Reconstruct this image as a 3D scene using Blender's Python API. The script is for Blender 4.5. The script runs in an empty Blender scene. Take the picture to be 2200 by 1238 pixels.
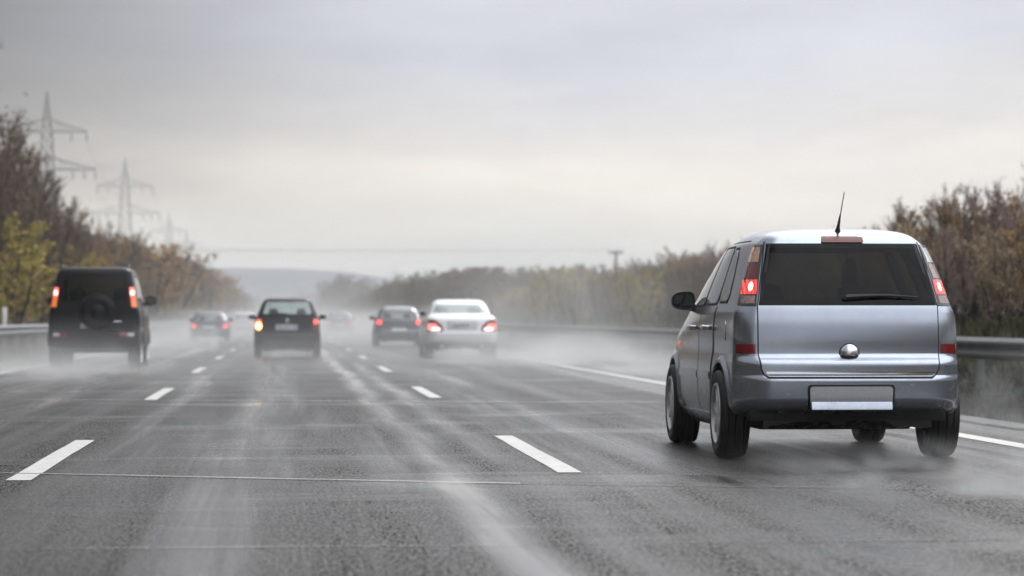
import bpy, bmesh, math, random
from math import radians as R, sin, cos, pi, sqrt, exp
from mathutils import Vector, Matrix

# ------------------------------------------------------------------ camera, world, sun, exposure
scene = bpy.context.scene
col = scene.collection

cam_d = bpy.data.cameras.new('camera')
cam = bpy.data.objects.new('camera', cam_d)
col.objects.link(cam)
scene.camera = cam
cam.location = (0, 0, 1.0)
cam.rotation_euler = (R(90 + 0.587), 0, R(-4.33))
cam_d.sensor_width = 36
cam_d.lens = 103.75
cam_d.clip_start = 0.1
cam_d.clip_end = 12000
cam_d.dof.use_dof = True
cam_d.dof.focus_distance = 20.5
cam_d.dof.aperture_fstop = 2.7

SUN_EL, SUN_AZ = 38, 20
w = bpy.data.worlds.new('World')
scene.world = w
w.use_nodes = True


def build_world():
    nt = w.node_tree
    N, L = nt.nodes, nt.links
    N.clear()
    out = N.new('ShaderNodeOutputWorld')
    bg_sky = N.new('ShaderNodeBackground'); bg_sky.inputs['Strength'].default_value = 0.05
    sky = N.new('ShaderNodeTexSky'); sky.sky_type = 'NISHITA'; sky.sun_disc = False
    sky.sun_elevation = R(SUN_EL); sky.sun_rotation = R(SUN_AZ)
    sky.air_density = 1.0; sky.dust_density = 4.0
    L.new(sky.outputs[0], bg_sky.inputs['Color'])
    # overcast cloud deck: grey layers by elevation, broken by soft banks
    tc = N.new('ShaderNodeTexCoord')
    sep = N.new('ShaderNodeSeparateXYZ'); L.new(tc.outputs['Generated'], sep.inputs[0])
    mp = N.new('ShaderNodeMapping'); mp.inputs['Scale'].default_value = (5.0, 5.0, 22.0)
    mp.inputs['Location'].default_value = (1.3, 0.2, 0.35)
    L.new(tc.outputs['Generated'], mp.inputs[0])
    nz = N.new('ShaderNodeTexNoise'); nz.inputs['Scale'].default_value = 1.0
    nz.inputs['Detail'].default_value = 6; nz.inputs['Roughness'].default_value = 0.58
    L.new(mp.outputs[0], nz.inputs['Vector'])
    # elevation with a little cloud wobble
    off = N.new('ShaderNodeMath'); off.operation = 'MULTIPLY_ADD'
    off.inputs[1].default_value = 0.07; off.inputs[2].default_value = -0.035
    L.new(nz.outputs[0], off.inputs[0])
    el = N.new('ShaderNodeMath'); el.operation = 'ADD'
    L.new(sep.outputs['Z'], el.inputs[0]); L.new(off.outputs[0], el.inputs[1])
    ramp = N.new('ShaderNodeValToRGB')
    e = ramp.color_ramp.elements
    e[0].position = 0.0; e[0].color = (0.80, 0.81, 0.77, 1)
    e[1].position = 1.0; e[1].color = (1.95, 2.0, 2.08, 1)
    for p, c in ((0.018, (0.76, 0.76, 0.71)), (0.040, (0.83, 0.78, 0.725)), (0.062, (0.65, 0.635, 0.635)),
                 (0.09, (0.53, 0.555, 0.625)), (0.17, (0.55, 0.57, 0.62)), (0.42, (1.40, 1.43, 1.49))):
        q = e.new(p); q.color = c + (1,)
    L.new(el.outputs[0], ramp.inputs[0])
    # the darker cloud bank to the left of the road, brighter break to the right
    dot = N.new('ShaderNodeVectorMath'); dot.operation = 'DOT_PRODUCT'
    dot.inputs[1].default_value = (1.0, 0.0, 0.0)
    L.new(tc.outputs['Generated'], dot.inputs[0])
    mpb = N.new('ShaderNodeMapRange'); mpb.interpolation_type = 'SMOOTHSTEP'
    mpb.inputs['From Min'].default_value = -0.17; mpb.inputs['From Max'].default_value = 0.10
    mpb.inputs['To Min'].default_value = 0.24; mpb.inputs['To Max'].default_value = 1.14
    L.new(dot.outputs['Value'], mpb.inputs['Value'])
    # bank only affects the higher cloud, the break near the horizon stays bright
    hi = N.new('ShaderNodeMapRange'); hi.interpolation_type = 'SMOOTHSTEP'
    hi.inputs['From Min'].default_value = 0.012; hi.inputs['From Max'].default_value = 0.062
    L.new(el.outputs[0], hi.inputs['Value'])
    mf = N.new('ShaderNodeMix'); mf.data_type = 'FLOAT'
    mf.inputs[2].default_value = 1.0
    L.new(hi.outputs[0], mf.inputs[0]); L.new(mpb.outputs[0], mf.inputs[3])
    mp2 = N.new('ShaderNodeMapping'); mp2.inputs['Scale'].default_value = (9.0, 9.0, 40.0); mp2.inputs['Location'].default_value = (0.4, 2.1, 0.0)
    L.new(tc.outputs['Generated'], mp2.inputs[0])
    nz2 = N.new('ShaderNodeTexNoise'); nz2.inputs['Scale'].default_value = 1.0; nz2.inputs['Detail'].default_value = 5; nz2.inputs['Roughness'].default_value = 0.55
    L.new(mp2.outputs[0], nz2.inputs['Vector'])
    br = N.new('ShaderNodeMapRange'); br.inputs['From Min'].default_value = 0.3; br.inputs['From Max'].default_value = 0.7
    br.inputs['To Min'].default_value = 0.90; br.inputs['To Max'].default_value = 1.10
    L.new(nz2.outputs[0], br.inputs['Value'])
    mf2 = N.new('ShaderNodeMath'); mf2.operation = 'MULTIPLY'
    L.new(mf.outputs[0], mf2.inputs[0]); L.new(br.outputs[0], mf2.inputs[1])
    mul = N.new('ShaderNodeVectorMath'); mul.operation = 'SCALE'
    L.new(ramp.outputs[0], mul.inputs[0]); L.new(mf2.outputs[0], mul.inputs['Scale'])
    bg = N.new('ShaderNodeBackground'); bg.inputs['Strength'].default_value = 1.0
    L.new(mul.outputs[0], bg.inputs['Color'])
    mix = N.new('ShaderNodeMixShader'); mix.inputs[0].default_value = 0.93
    L.new(bg_sky.outputs[0], mix.inputs[1]); L.new(bg.outputs[0], mix.inputs[2])
    L.new(mix.outputs[0], out.inputs['Surface'])


build_world()

sun_d = bpy.data.lights.new('sun', 'SUN')
sun_d.energy = 0.7
sun_d.angle = R(14)
sun_d.color = (1.0, 0.96, 0.9)
sun = bpy.data.objects.new('sun', sun_d)
col.objects.link(sun)
sun.rotation_euler = (R(90 - SUN_EL), 0, R(180 - SUN_AZ))

scene.view_settings.view_transform = 'Standard'
scene.view_settings.look = 'None'
scene.view_settings.exposure = 0.25
scene.view_settings.gamma = 1.0
scene.render.engine = 'CYCLES'
cy = scene.cycles
cy.use_denoising = True
try:
    cy.denoiser = 'OPENIMAGEDENOISE'
except Exception:
    pass
cy.max_bounces = 8
cy.diffuse_bounces = 2
cy.glossy_bounces = 3
cy.transmission_bounces = 4
cy.transparent_max_bounces = 12
cy.volume_bounces = 6
cy.volume_step_rate = 1.0
cy.volume_max_steps = 128
cy.caustics_reflective = False
cy.caustics_refractive = False
cy.sample_clamp_indirect = 6.0

rnd = random.Random(11)


# ------------------------------------------------------------------ helpers
def tag(o, label=None, cat=None, group=None, kind=None):
    if label: o['label'] = label
    if cat: o['category'] = cat
    if group: o['group'] = group
    if kind: o['kind'] = kind
    return o


def empty(name, loc=(0, 0, 0), rz=0):
    o = bpy.data.objects.new(name, None)
    col.objects.link(o)
    o.location = loc
    o.rotation_euler = (0, 0, rz)
    o.empty_display_size = 0.3
    return o


class MB:
    def __init__(s):
        s.v = []; s.f = []; s.m = []

    def add(s, vs, fs, mi=0):
        b = len(s.v)
        s.v += [tuple(p) for p in vs]
        s.f += [tuple(b + i for i in q) for q in fs]
        s.m += [mi] * len(fs)
        return s

    def box(s, x0, x1, y0, y1, z0, z1, mi=0):
        vs = [(x0, y0, z0), (x1, y0, z0), (x1, y1, z0), (x0, y1, z0), (x0, y0, z1), (x1, y0, z1), (x1, y1, z1), (x0, y1, z1)]
        return s.add(vs, [(0, 3, 2, 1), (4, 5, 6, 7), (0, 1, 5, 4), (1, 2, 6, 5), (2, 3, 7, 6), (3, 0, 4, 7)], mi)

    def tube(s, pts, rads, n=6, mi=0, cap=True):
        pts = [Vector(p) for p in pts]
        vs = []; fs = []
        for i, p in enumerate(pts):
            a = pts[max(0, i - 1)]; b = pts[min(len(pts) - 1, i + 1)]
            t = (b - a)
            t = t.normalized() if t.length > 1e-9 else Vector((0, 0, 1))
            u = t.cross(Vector((0, 0, 1)) if abs(t.z) < 0.9 else Vector((1, 0, 0))).normalized()
            q = t.cross(u)
            r = rads[i] if hasattr(rads, '__len__') else rads
            for k in range(n):
                an = 2 * pi * k / n
                vs.append(p + u * (r * cos(an)) + q * (r * sin(an)))
        for i in range(len(pts) - 1):
            for k in range(n):
                k2 = (k + 1) % n
                fs.append((i * n + k, i * n + k2, (i + 1) * n + k2, (i + 1) * n + k))
        if cap:
            fs.append(tuple(range(n - 1, -1, -1)))
            fs.append(tuple((len(pts) - 1) * n + k for k in range(n)))
        return s.add(vs, fs, mi)

    def lathe_x(s, prof, cx, cy_, cz, n=36, mi=0):
        # prof: (x, r) revolved about the x axis
        vs = []; fs = []
        for (x, r) in prof:
            for k in range(n):
                a = 2 * pi * k / n
                vs.append((cx + x, cy_ + r * cos(a), cz + r * sin(a)))
        for i in range(len(prof) - 1):
            for k in range(n):
                k2 = (k + 1) % n
                fs.append((i * n + k, i * n + k2, (i + 1) * n + k2, (i + 1) * n + k))
        return s.add(vs, fs, mi)

    def build(s, name, mats, parent=None, smooth=40):
        me = bpy.data.meshes.new(name)
        me.from_pydata(s.v, [], s.f)
        if not isinstance(mats, (list, tuple)): mats = [mats]
        for m in mats: me.materials.append(m)
        if len(mats) > 1:
            me.polygons.foreach_set('material_index', s.m)
        if smooth:
            me.polygons.foreach_set('use_smooth', [True] * len(me.polygons))
            bm = bmesh.new(); bm.from_mesh(me)
            bmesh.ops.recalc_face_normals(bm, faces=bm.faces) if len(me.polygons) < 40000 else None
            bm.to_mesh(me); bm.free()
            me.set_sharp_from_angle(angle=R(smooth))
        me.update()
        o = bpy.data.objects.new(name, me)
        col.objects.link(o)
        if parent: o.parent = parent
        return o


def lerp(a, b, t): return a + (b - a) * t


def tab(table, z, j):
    """piecewise linear lookup of column j by column 0"""
    if z <= table[0][0]: return table[0][j]
    for a, b in zip(table, table[1:]):
        if z <= b[0]:
            t = (z - a[0]) / max(1e-9, b[0] - a[0])
            return lerp(a[j], b[j], t)
    return table[-1][j]


def pchip(xs, ys):
    n = len(xs)
    h = [xs[i + 1] - xs[i] for i in range(n - 1)]
    d = [(ys[i + 1] - ys[i]) / h[i] for i in range(n - 1)]
    m = [0.0] * n
    m[0] = d[0]; m[-1] = d[-1]
    for i in range(1, n - 1):
        if d[i - 1] * d[i] <= 0: m[i] = 0
        else:
            w1 = 2 * h[i] + h[i - 1]; w2 = h[i] + 2 * h[i - 1]
            m[i] = (w1 + w2) / (w1 / d[i - 1] + w2 / d[i])

    def f(x):
        if x <= xs[0]: return ys[0]
        if x >= xs[-1]: return ys[-1]
        for i in range(n - 1):
            if x <= xs[i + 1]: break
        t = (x - xs[i]) / h[i]
        t2 = t * t; t3 = t2 * t
        return (2 * t3 - 3 * t2 + 1) * ys[i] + (t3 - 2 * t2 + t) * h[i] * m[i] + (-2 * t3 + 3 * t2) * ys[i + 1] + (t3 - t2) * h[i] * m[i + 1]
    return f


# ------------------------------------------------------------------ materials
def mat(name):
    m = bpy.data.materials.new(name)
    m.use_nodes = True
    nt = m.node_tree
    p = nt.nodes['Principled BSDF']
    return m, nt, p


def simple(name, c, rough=0.5, metal=0.0, coat=0.0, spec=0.5, noise=0.0, nscale=8.0, bump=0.0):
    m, nt, p = mat(name)
    N, L = nt.nodes, nt.links
    p.inputs['Base Color'].default_value = (*c, 1)
    p.inputs['Roughness'].default_value = rough
    p.inputs['Metallic'].default_value = metal
    p.inputs['Coat Weight'].default_value = coat
    p.inputs['Coat Roughness'].default_value = 0.08
    p.inputs['Specular IOR Level'].default_value = spec
    if noise or bump:
        tc = N.new('ShaderNodeTexCoord')
        nz = N.new('ShaderNodeTexNoise'); nz.inputs['Scale'].default_value = nscale
        nz.inputs['Detail'].default_value = 5; nz.inputs['Roughness'].default_value = 0.6
        L.new(tc.outputs['Object'], nz.inputs['Vector'])
        if noise:
            mr = N.new('ShaderNodeMapRange')
            mr.inputs['From Min'].default_value = 0.25; mr.inputs['From Max'].default_value = 0.75
            mr.inputs['To Min'].default_value = 1 - noise; mr.inputs['To Max'].default_value = 1 + noise
            L.new(nz.outputs[0], mr.inputs['Value'])
            sc = N.new('ShaderNodeVectorMath'); sc.operation = 'SCALE'
            sc.inputs[0].default_value = c
            L.new(mr.outputs[0], sc.inputs['Scale'])
            L.new(sc.outputs[0], p.inputs['Base Color'])
        if bump:
            b = N.new('ShaderNodeBump'); b.inputs['Strength'].default_value = bump; b.inputs['Distance'].default_value = 0.02
            L.new(nz.outputs[0], b.inputs['Height'])
            L.new(b.outputs[0], p.inputs['Normal'])
    return m


def paint(name, c, metal=0.5, rough=0.3, dirt=0.35, dirtc=(0.16, 0.155, 0.15), z1=0.75, coat=0.6, spec=0.5):
    """car paint with road film: fine droplets and grime thrown up low on the body"""
    m, nt, p = mat(name)
    N, L = nt.nodes, nt.links
    tc = N.new('ShaderNodeTexCoord')
    nz = N.new('ShaderNodeTexNoise'); nz.inputs['Scale'].default_value = 5; nz.inputs['Detail'].default_value = 8
    nz.inputs['Roughness'].default_value = 0.7
    L.new(tc.outputs['Object'], nz.inputs['Vector'])
    fine = N.new('ShaderNodeTexNoise'); fine.inputs['Scale'].default_value = 140; fine.inputs['Detail'].default_value = 2
    L.new(tc.outputs['Object'], fine.inputs['Vector'])
    sep = N.new('ShaderNodeSeparateXYZ'); L.new(tc.outputs['Object'], sep.inputs[0])
    g = N.new('ShaderNodeMapRange'); g.inputs['From Min'].default_value = z1; g.inputs['From Max'].default_value = 0.2
    g.inputs['To Min'].default_value = 0.25; g.inputs['To Max'].default_value = 1.0
    L.new(sep.outputs['Z'], g.inputs['Value'])
    n2 = N.new('ShaderNodeMapRange'); n2.inputs['From Min'].default_value = 0.3; n2.inputs['From Max'].default_value = 0.72
    L.new(nz.outputs[0], n2.inputs['Value'])
    f2 = N.new('ShaderNodeMapRange'); f2.inputs['From Min'].default_value = 0.42; f2.inputs['From Max'].default_value = 0.62
    f2.inputs['To Min'].default_value = 0.55
    L.new(fine.outputs[0], f2.inputs['Value'])
    a = N.new('ShaderNodeMath'); a.operation = 'MULTIPLY'; L.new(g.outputs[0], a.inputs[0]); L.new(n2.outputs[0], a.inputs[1])
    b = N.new('ShaderNodeMath'); b.operation = 'MULTIPLY'; L.new(a.outputs[0], b.inputs[0]); L.new(f2.outputs[0], b.inputs[1])
    cc = N.new('ShaderNodeMath'); cc.operation = 'MULTIPLY'; cc.inputs[1].default_value = dirt
    L.new(b.outputs[0], cc.inputs[0])
    mx = N.new('ShaderNodeMix'); mx.data_type = 'RGBA'
    mx.inputs[6].default_value = (*c, 1); mx.inputs[7].default_value = (*dirtc, 1)
    L.new(cc.outputs[0], mx.inputs[0]); L.new(mx.outputs[2], p.inputs['Base Color'])
    mm = N.new('ShaderNodeMath'); mm.operation = 'MULTIPLY_ADD'; mm.inputs[1].default_value = -metal; mm.inputs[2].default_value = metal
    L.new(cc.outputs[0], mm.inputs[0]); L.new(mm.outputs[0], p.inputs['Metallic'])
    rr = N.new('ShaderNodeMath'); rr.operation = 'MULTIPLY_ADD'; rr.inputs[1].default_value = 0.5; rr.inputs[2].default_value = rough
    L.new(cc.outputs[0], rr.inputs[0]); L.new(rr.outputs[0], p.inputs['Roughness'])
    p.inputs['Specular IOR Level'].default_value = spec
    p.inputs['Coat Weight'].default_value = coat
    p.inputs['Coat Roughness'].default_value = 0.18
    bp = N.new('ShaderNodeBump'); bp.inputs['Strength'].default_value = 0.02; bp.inputs['Distance'].default_value = 0.002
    L.new(fine.outputs[0], bp.inputs['Height']); L.new(bp.outputs[0], p.inputs['Normal'])
    return m


def glass(name, tint, rough=0.03, film=0.05, filmc=(0.3, 0.31, 0.32), ior=1.5, refl=0.95):
    """thin tinted window glass: see-through straight on, mirror-like at a grazing angle, with a diffuse film, wet where thin, pale where heavy"""
    m = bpy.data.materials.new(name)
    m.use_nodes = True
    nt = m.node_tree; N, L = nt.nodes, nt.links
    N.clear()
    out = N.new('ShaderNodeOutputMaterial')
    geo = N.new('ShaderNodeNewGeometry')
    tm = N.new('ShaderNodeMix'); tm.data_type = 'RGBA'
    tm.inputs[6].default_value = (*tint, 1); tm.inputs[7].default_value = (1, 1, 1, 1)
    L.new(geo.outputs['Backfacing'], tm.inputs[0])
    frontal = N.new('ShaderNodeMath'); frontal.operation = 'SUBTRACT'; frontal.inputs[0].default_value = 1.0
    L.new(geo.outputs['Backfacing'], frontal.inputs[1])
    tr = N.new('ShaderNodeBsdfTransparent'); L.new(tm.outputs[2], tr.inputs[0])
    gl = N.new('ShaderNodeBsdfGlossy'); gl.inputs['Color'].default_value = (refl, refl, refl, 1); gl.inputs['Roughness'].default_value = rough
    df = N.new('ShaderNodeBsdfDiffuse'); df.inputs[0].default_value = (*filmc, 1)
    fr = N.new('ShaderNodeFresnel'); fr.inputs['IOR'].default_value = ior
    tc = N.new('ShaderNodeTexCoord')
    nz = N.new('ShaderNodeTexNoise'); nz.inputs['Scale'].default_value = 60 if film < 0.5 else 450; nz.inputs['Detail'].default_value = 3
    L.new(tc.outputs['Object'], nz.inputs['Vector'])
    mr = N.new('ShaderNodeMapRange'); mr.inputs['From Min'].default_value = 0.4; mr.inputs['From Max'].default_value = 0.7
    mr.inputs['To Min'].default_value = film * 0.4; mr.inputs['To Max'].default_value = film * 1.8
    L.new(nz.outputs[0], mr.inputs['Value'])
    m1 = N.new('ShaderNodeMixShader'); fm = N.new('ShaderNodeMath'); fm.operation = 'MULTIPLY'
    L.new(mr.outputs[0], fm.inputs[0]); L.new(frontal.outputs[0], fm.inputs[1])
    L.new(fm.outputs[0], m1.inputs[0]); L.new(tr.outputs[0], m1.inputs[1]); L.new(df.outputs[0], m1.inputs[2])
    m2 = N.new('ShaderNodeMixShader'); ff = N.new('ShaderNodeMath'); ff.operation = 'MULTIPLY'
    L.new(fr.outputs[0], ff.inputs[0]); L.new(frontal.outputs[0], ff.inputs[1])
    L.new(ff.outputs[0], m2.inputs[0]); L.new(m1.outputs[0], m2.inputs[1]); L.new(gl.outputs[0], m2.inputs[2])
    L.new(m2.outputs[0], out.inputs['Surface'])
    return m


def lamp(name, c, e, strength, stripes=0.0, rough=0.15):
    m, nt, p = mat(name)
    N, L = nt.nodes, nt.links
    p.inputs['Base Color'].default_value = (*c, 1)
    p.inputs['Roughness'].default_value = rough
    p.inputs['Coat Weight'].default_value = 0.5
    if strength > 0:
        p.inputs['Emission Color'].default_value = (*e, 1)
        p.inputs['Emission Strength'].default_value = strength
    if stripes:
        tc = N.new('ShaderNodeTexCoord')
        wv = N.new('ShaderNodeTexWave'); wv.bands_direction = 'X'; wv.inputs['Scale'].default_value = stripes
        wv.inputs['Distortion'].default_value = 0.4
        L.new(tc.outputs['Object'], wv.inputs['Vector'])
        if strength > 0:
            mr = N.new('ShaderNodeMapRange'); mr.inputs['To Min'].default_value = strength * 0.3; mr.inputs['To Max'].default_value = strength * 2.0
            L.new(wv.outputs[1], mr.inputs['Value']); L.new(mr.outputs[0], p.inputs['Emission Strength'])
        b = N.new('ShaderNodeBump'); b.inputs['Strength'].default_value = 0.3; b.inputs['Distance'].default_value = 0.003
        L.new(wv.outputs[1], b.inputs['Height']); L.new(b.outputs[0], p.inputs['Normal'])
    return m


M = {}
M['silver'] = paint('silver_blue_paint', (0.41, 0.445, 0.515), metal=0.92, rough=0.19, dirt=0.38, dirtc=(0.07, 0.07, 0.072))
M['black_paint'] = paint('black_paint', (0.008, 0.008, 0.010), metal=0.1, rough=0.3, dirt=0.15, dirtc=(0.05, 0.05, 0.053), z1=1.2, coat=0.0, spec=0.22)
M['hatch_paint'] = paint('dark_plum_paint', (0.010, 0.008, 0.014), metal=0.1, rough=0.25, dirt=0.12, dirtc=(0.05, 0.05, 0.055), coat=0.1, spec=0.3)
M['white_paint'] = paint('white_paint', (0.88, 0.89, 0.90), metal=0.0, rough=0.3, dirt=0.25, dirtc=(0.4, 0.4, 0.4))
M['grey_paint'] = paint('grey_paint', (0.10, 0.105, 0.12), metal=0.4, rough=0.3, dirt=0.2)
M['blue_paint'] = paint('slate_blue_paint', (0.05, 0.06, 0.085), metal=0.3, rough=0.3, dirt=0.2)
M['pale_paint'] = paint('pale_silver_paint', (0.5, 0.5, 0.52), metal=0.3, rough=0.3, dirt=0.2)
M['glass_dark'] = glass('dark_tinted_glass', (0.10, 0.11, 0.11), film=0.004, ior=1.24)
M['glass_side'] = glass('side_glass', (0.80, 0.86, 0.86), film=0.75, filmc=(0.52, 0.545, 0.55), ior=1.6)  # heavy pale film stands in for sky reflected and seen through the panes
M['glass_mid'] = glass('tinted_glass', (0.42, 0.46, 0.46), film=0.06)
M['glass_clear'] = glass('greenish_glass', (0.58, 0.70, 0.67), film=0.08, filmc=(0.5, 0.55, 0.54))
M['black_plastic'] = simple('black_plastic', (0.015, 0.015, 0.016), 0.45, noise=0.2, nscale=20)
M['seal'] = simple('black_rubber_seal', (0.006, 0.006, 0.007), 0.6)
M['tyre'] = simple('wet_tyre_rubber', (0.009, 0.009, 0.010), 0.5, noise=0.3, nscale=30, bump=0.15)
M['rim'] = simple('alloy_grey', (0.72, 0.72, 0.73), 0.35, metal=0.5, noise=0.25, nscale=12)
M['under'] = simple('underbody_black', (0.010, 0.010, 0.010), 0.75, noise=0.4, nscale=9, bump=0.6)
M['chrome'] = simple('chrome', (0.82, 0.83, 0.85), 0.08, metal=1.0)
M['satin_chrome'] = simple('satin_chrome', (0.75, 0.76, 0.78), 0.22, metal=1.0)
M['plate'] = simple('number_plate_white', (0.62, 0.63, 0.65), 0.35, noise=0.08, nscale=15)
M['plate_grey'] = simple('number_plate_blank', (0.46, 0.47, 0.50), 0.35, metal=0.1, noise=0.15, nscale=60)
M['plate_ink'] = simple('number_plate_ink', (0.03, 0.03, 0.035), 0.5)
M['plate_blue'] = simple('number_plate_blue', (0.06, 0.09, 0.35), 0.5)
M['glass_pale'] = glass('pale_film_glass', (0.75, 0.84, 0.82), film=0.42, filmc=(0.62, 0.67, 0.66))  # strong pale film lightens the pane
M['seat'] = simple('seat_fabric', (0.03, 0.03, 0.034), 0.9, noise=0.3)
M['interior'] = simple('interior_trim', (0.025, 0.025, 0.028), 0.85)
M['lamp_red'] = lamp('tail_lens_red_lit', (0.5, 0.02, 0.02), (1.0, 0.055, 0.04), 0.95, stripes=13)
M['lamp_red_far'] = lamp('tail_lens_red_far', (0.5, 0.02, 0.02), (1.0, 0.11, 0.09), 1.8)
M['lamp_pale'] = lamp('washed_out_red_lens', (0.6, 0.15, 0.13), (1.0, 0.30, 0.26), 1.0)
M['lamp_core_pale'] = lamp('washed_out_bulb', (0.9, 0.6, 0.55), (1.0, 0.72, 0.68), 1.8)
M['lamp_core'] = lamp('tail_bulb_lit', (0.8, 0.2, 0.15), (1.0, 0.50, 0.40), 4.0)
M['lamp_orange'] = lamp('indicator_lens_orange', (0.55, 0.13, 0.03), (1.0, 0.22, 0.05), 0.55)
M['lamp_amber'] = lamp('indicator_lens_lit', (0.7, 0.35, 0.05), (1.0, 0.45, 0.05), 6.0)
M['lamp_amber_core'] = lamp('indicator_bulb_lit', (0.9, 0.7, 0.3), (1.0, 0.80, 0.35), 9.0)
M['lamp_smoke'] = simple('smoked_lamp_housing', (0.035, 0.028, 0.032), 0.12, coat=0.8)
M['lamp_redoff'] = simple('red_reflector', (0.20, 0.012, 0.014), 0.15, coat=0.6, noise=0.4, nscale=30)
M['lamp_pink'] = simple('pale_red_lens', (0.30, 0.19, 0.18), 0.15, coat=0.6, noise=0.45, nscale=45)
M['lamp_amberoff'] = simple('pale_amber_lens', (0.50, 0.30, 0.20), 0.12, coat=0.6, noise=0.35, nscale=45)
M['lamp_white'] = simple('clear_lamp_lens', (0.55, 0.55, 0.56), 0.12, coat=0.6, noise=0.35, nscale=45)
M['lamp_redrear'] = simple('dark_red_lens', (0.16, 0.016, 0.014), 0.2, coat=0.5)
M['mirror_glass'] = simple('mirror_glass', (0.10, 0.11, 0.11), 0.06, metal=1.0)


# ------------------------------------------------------------------ vehicles
def apply_mods(o):
    dg = bpy.context.evaluated_depsgraph_get()
    dg.update()
    me = bpy.data.meshes.new_from_object(o.evaluated_get(dg))
    old = o.data
    o.modifiers.clear()
    o.data = me
    bpy.data.meshes.remove(old)


class Car:
    NR, NA, NS, NF = 9, 8, 16, 6

    def __init__(s, name, label, X, Y, prof, k=0.02, crown=0.035, fcrown=0.12, cat='car', nz=64, group=None, rz=0):
        s.root = empty(name, (X, Y, 0), rz)
        tag(s.root, label, cat, group)
        zs = [p[0] for p in prof]
        s.z0, s.z1 = zs[0], zs[-1]
        s.W, s.YR, s.YF, s.RR, s.RF = [pchip(zs, [p[j] for p in prof]) for j in (1, 2, 3, 4, 5)]
        s.keys = zs
        s.k, s.crown, s.fcrown, s.nz = k, crown, fcrown, nz

    def params(s, z, ins=0.0):
        w_ = s.W(z) - ins; yr = s.YR(z) + ins; yf = s.YF(z) - ins
        wc = max(0.02, w_ - s.k)
        rr = min(s.RR(z), wc * 0.9, (yf - yr) * 0.45); rf = min(s.RF(z), wc * 0.9, (yf - yr) * 0.45)
        return w_, wc, yr, yf, rr, rf

    def ry(s, x, z, ins=0.0):
        w_, wc, yr, yf, rr, rf = s.params(z, ins)
        ax = min(abs(x), wc - 1e-4)
        b = wc - rr
        if ax <= b: return yr + s.crown * (ax / wc) ** 2
        return yr + s.crown * (b / wc) ** 2 + rr - sqrt(max(0, rr * rr - (ax - b) ** 2))

    def fy(s, x, z, ins=0.0):
        w_, wc, yr, yf, rr, rf = s.params(z, ins)
        ax = min(abs(x), wc - 1e-4)
        b = wc - rf
        if ax <= b: return yf - s.fcrown * (ax / wc) ** 2
        return yf - s.fcrown * (b / wc) ** 2 - rf + sqrt(max(0, rf * rf - (ax - b) ** 2))

    def sx(s, y, z, ins=0.0):
        w_, wc, yr, yf, rr, rf = s.params(z, ins)
        y0 = yr + s.crown * ((wc - rr) / wc) ** 2 + rr
        y1 = yf - s.fcrown * ((wc - rf) / wc) ** 2 - rf
        if y < y0:
            d = min(rr, y0 - y)
            return wc - rr + sqrt(max(0, rr * rr - d * d))
        if y > y1:
            d = min(rf, y - y1)
            return wc - rf + sqrt(max(0, rf * rf - d * d))
        t = (y - y0) / max(1e-6, y1 - y0)
        return wc + s.k * 4 * t * (1 - t)

    def ring(s, z, ins=0.0):
        w_, wc, yr, yf, rr, rf = s.params(z, ins)
        pts = []
        b = wc - rr
        for i in range(s.NR):
            x = b * i / s.NR
            pts.append((x, s.ry(x, z, ins)))
        yb = yr + s.crown * (b / wc) ** 2
        for i in range(s.NA + 1):
            a = pi / 2 * i / s.NA
            pts.append((b + rr * sin(a), yb + rr - rr * cos(a)))
        y0 = yb + rr
        bf = wc - rf
        ye = yf - s.fcrown * (bf / wc) ** 2
        y1 = ye - rf
        for i in range(1, s.NS):
            y = lerp(y0, y1, i / s.NS)
            pts.append((s.sx(y, z, ins), y))
        for i in range(s.NA + 1):
            a = pi / 2 * i / s.NA
            pts.append((bf + rf * cos(a), y1 + rf * sin(a)))
        for i in range(s.NF - 1, -1, -1):
            x = bf * i / s.NF
            pts.append((x, s.fy(x, z, ins)))
        left = [(-x, y) for (x, y) in pts[1:-1]]
        left.reverse()
        return pts + left

    def loft(s, z0, z1, ins=0.0, nz=None):
        nz = nz or s.nz
        zs = sorted(set([round(lerp(z0, z1, i / nz), 4) for i in range(nz + 1)] + [round(z, 4) for z in s.keys if z0 < z < z1]))
        mb = MB()
        vs = []; fs = []
        n = 0
        for z in zs:
            r = s.ring(z, ins); n = len(r)
            vs += [(x, y, z) for x, y in r]
        for i in range(len(zs) - 1):
            for j in range(n):
                j2 = (j + 1) % n
                fs.append((i * n + j, i * n + j2, (i + 1) * n + j2, (i + 1) * n + j))
        fs.append(tuple(range(n - 1, -1, -1)))
        fs.append(tuple((len(zs) - 1) * n + j for j in range(n)))
        return mb.add(vs, fs)

    def prism(s, tabl, side):
        """closed prism through the shell along the view of that side; tabl (z, a, b)"""
        mb = MB()
        za, zb = tabl[0][0], tabl[-1][0]
        zs = sorted(set([t[0] for t in tabl] + [lerp(za, zb, i / 10) for i in range(11)]))
        prof = [(tab(tabl, z, 1), z) for z in zs] + [(tab(tabl, z, 2), z) for z in reversed(zs)]
        n = len(prof)
        ym = 0.5 * (s.YR((za + zb) / 2) + s.YF((za + zb) / 2))
        if side == 'rear': A, B = [(a, -1.0, z) for a, z in prof], [(a, ym, z) for a, z in prof]
        elif side == 'front': A, B = [(a, ym, z) for a, z in prof], [(a, 9.0, z) for a, z in prof]
        else: A, B = [(-3.0, a, z) for a, z in prof], [(3.0, a, z) for a, z in prof]
        fs = [tuple(range(n)), tuple(range(2 * n - 1, n - 1, -1))]
        for i in range(n):
            j = (i + 1) % n
            fs.append((i, i + n, j + n, j))
        return mb.add(A + B, fs)

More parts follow.
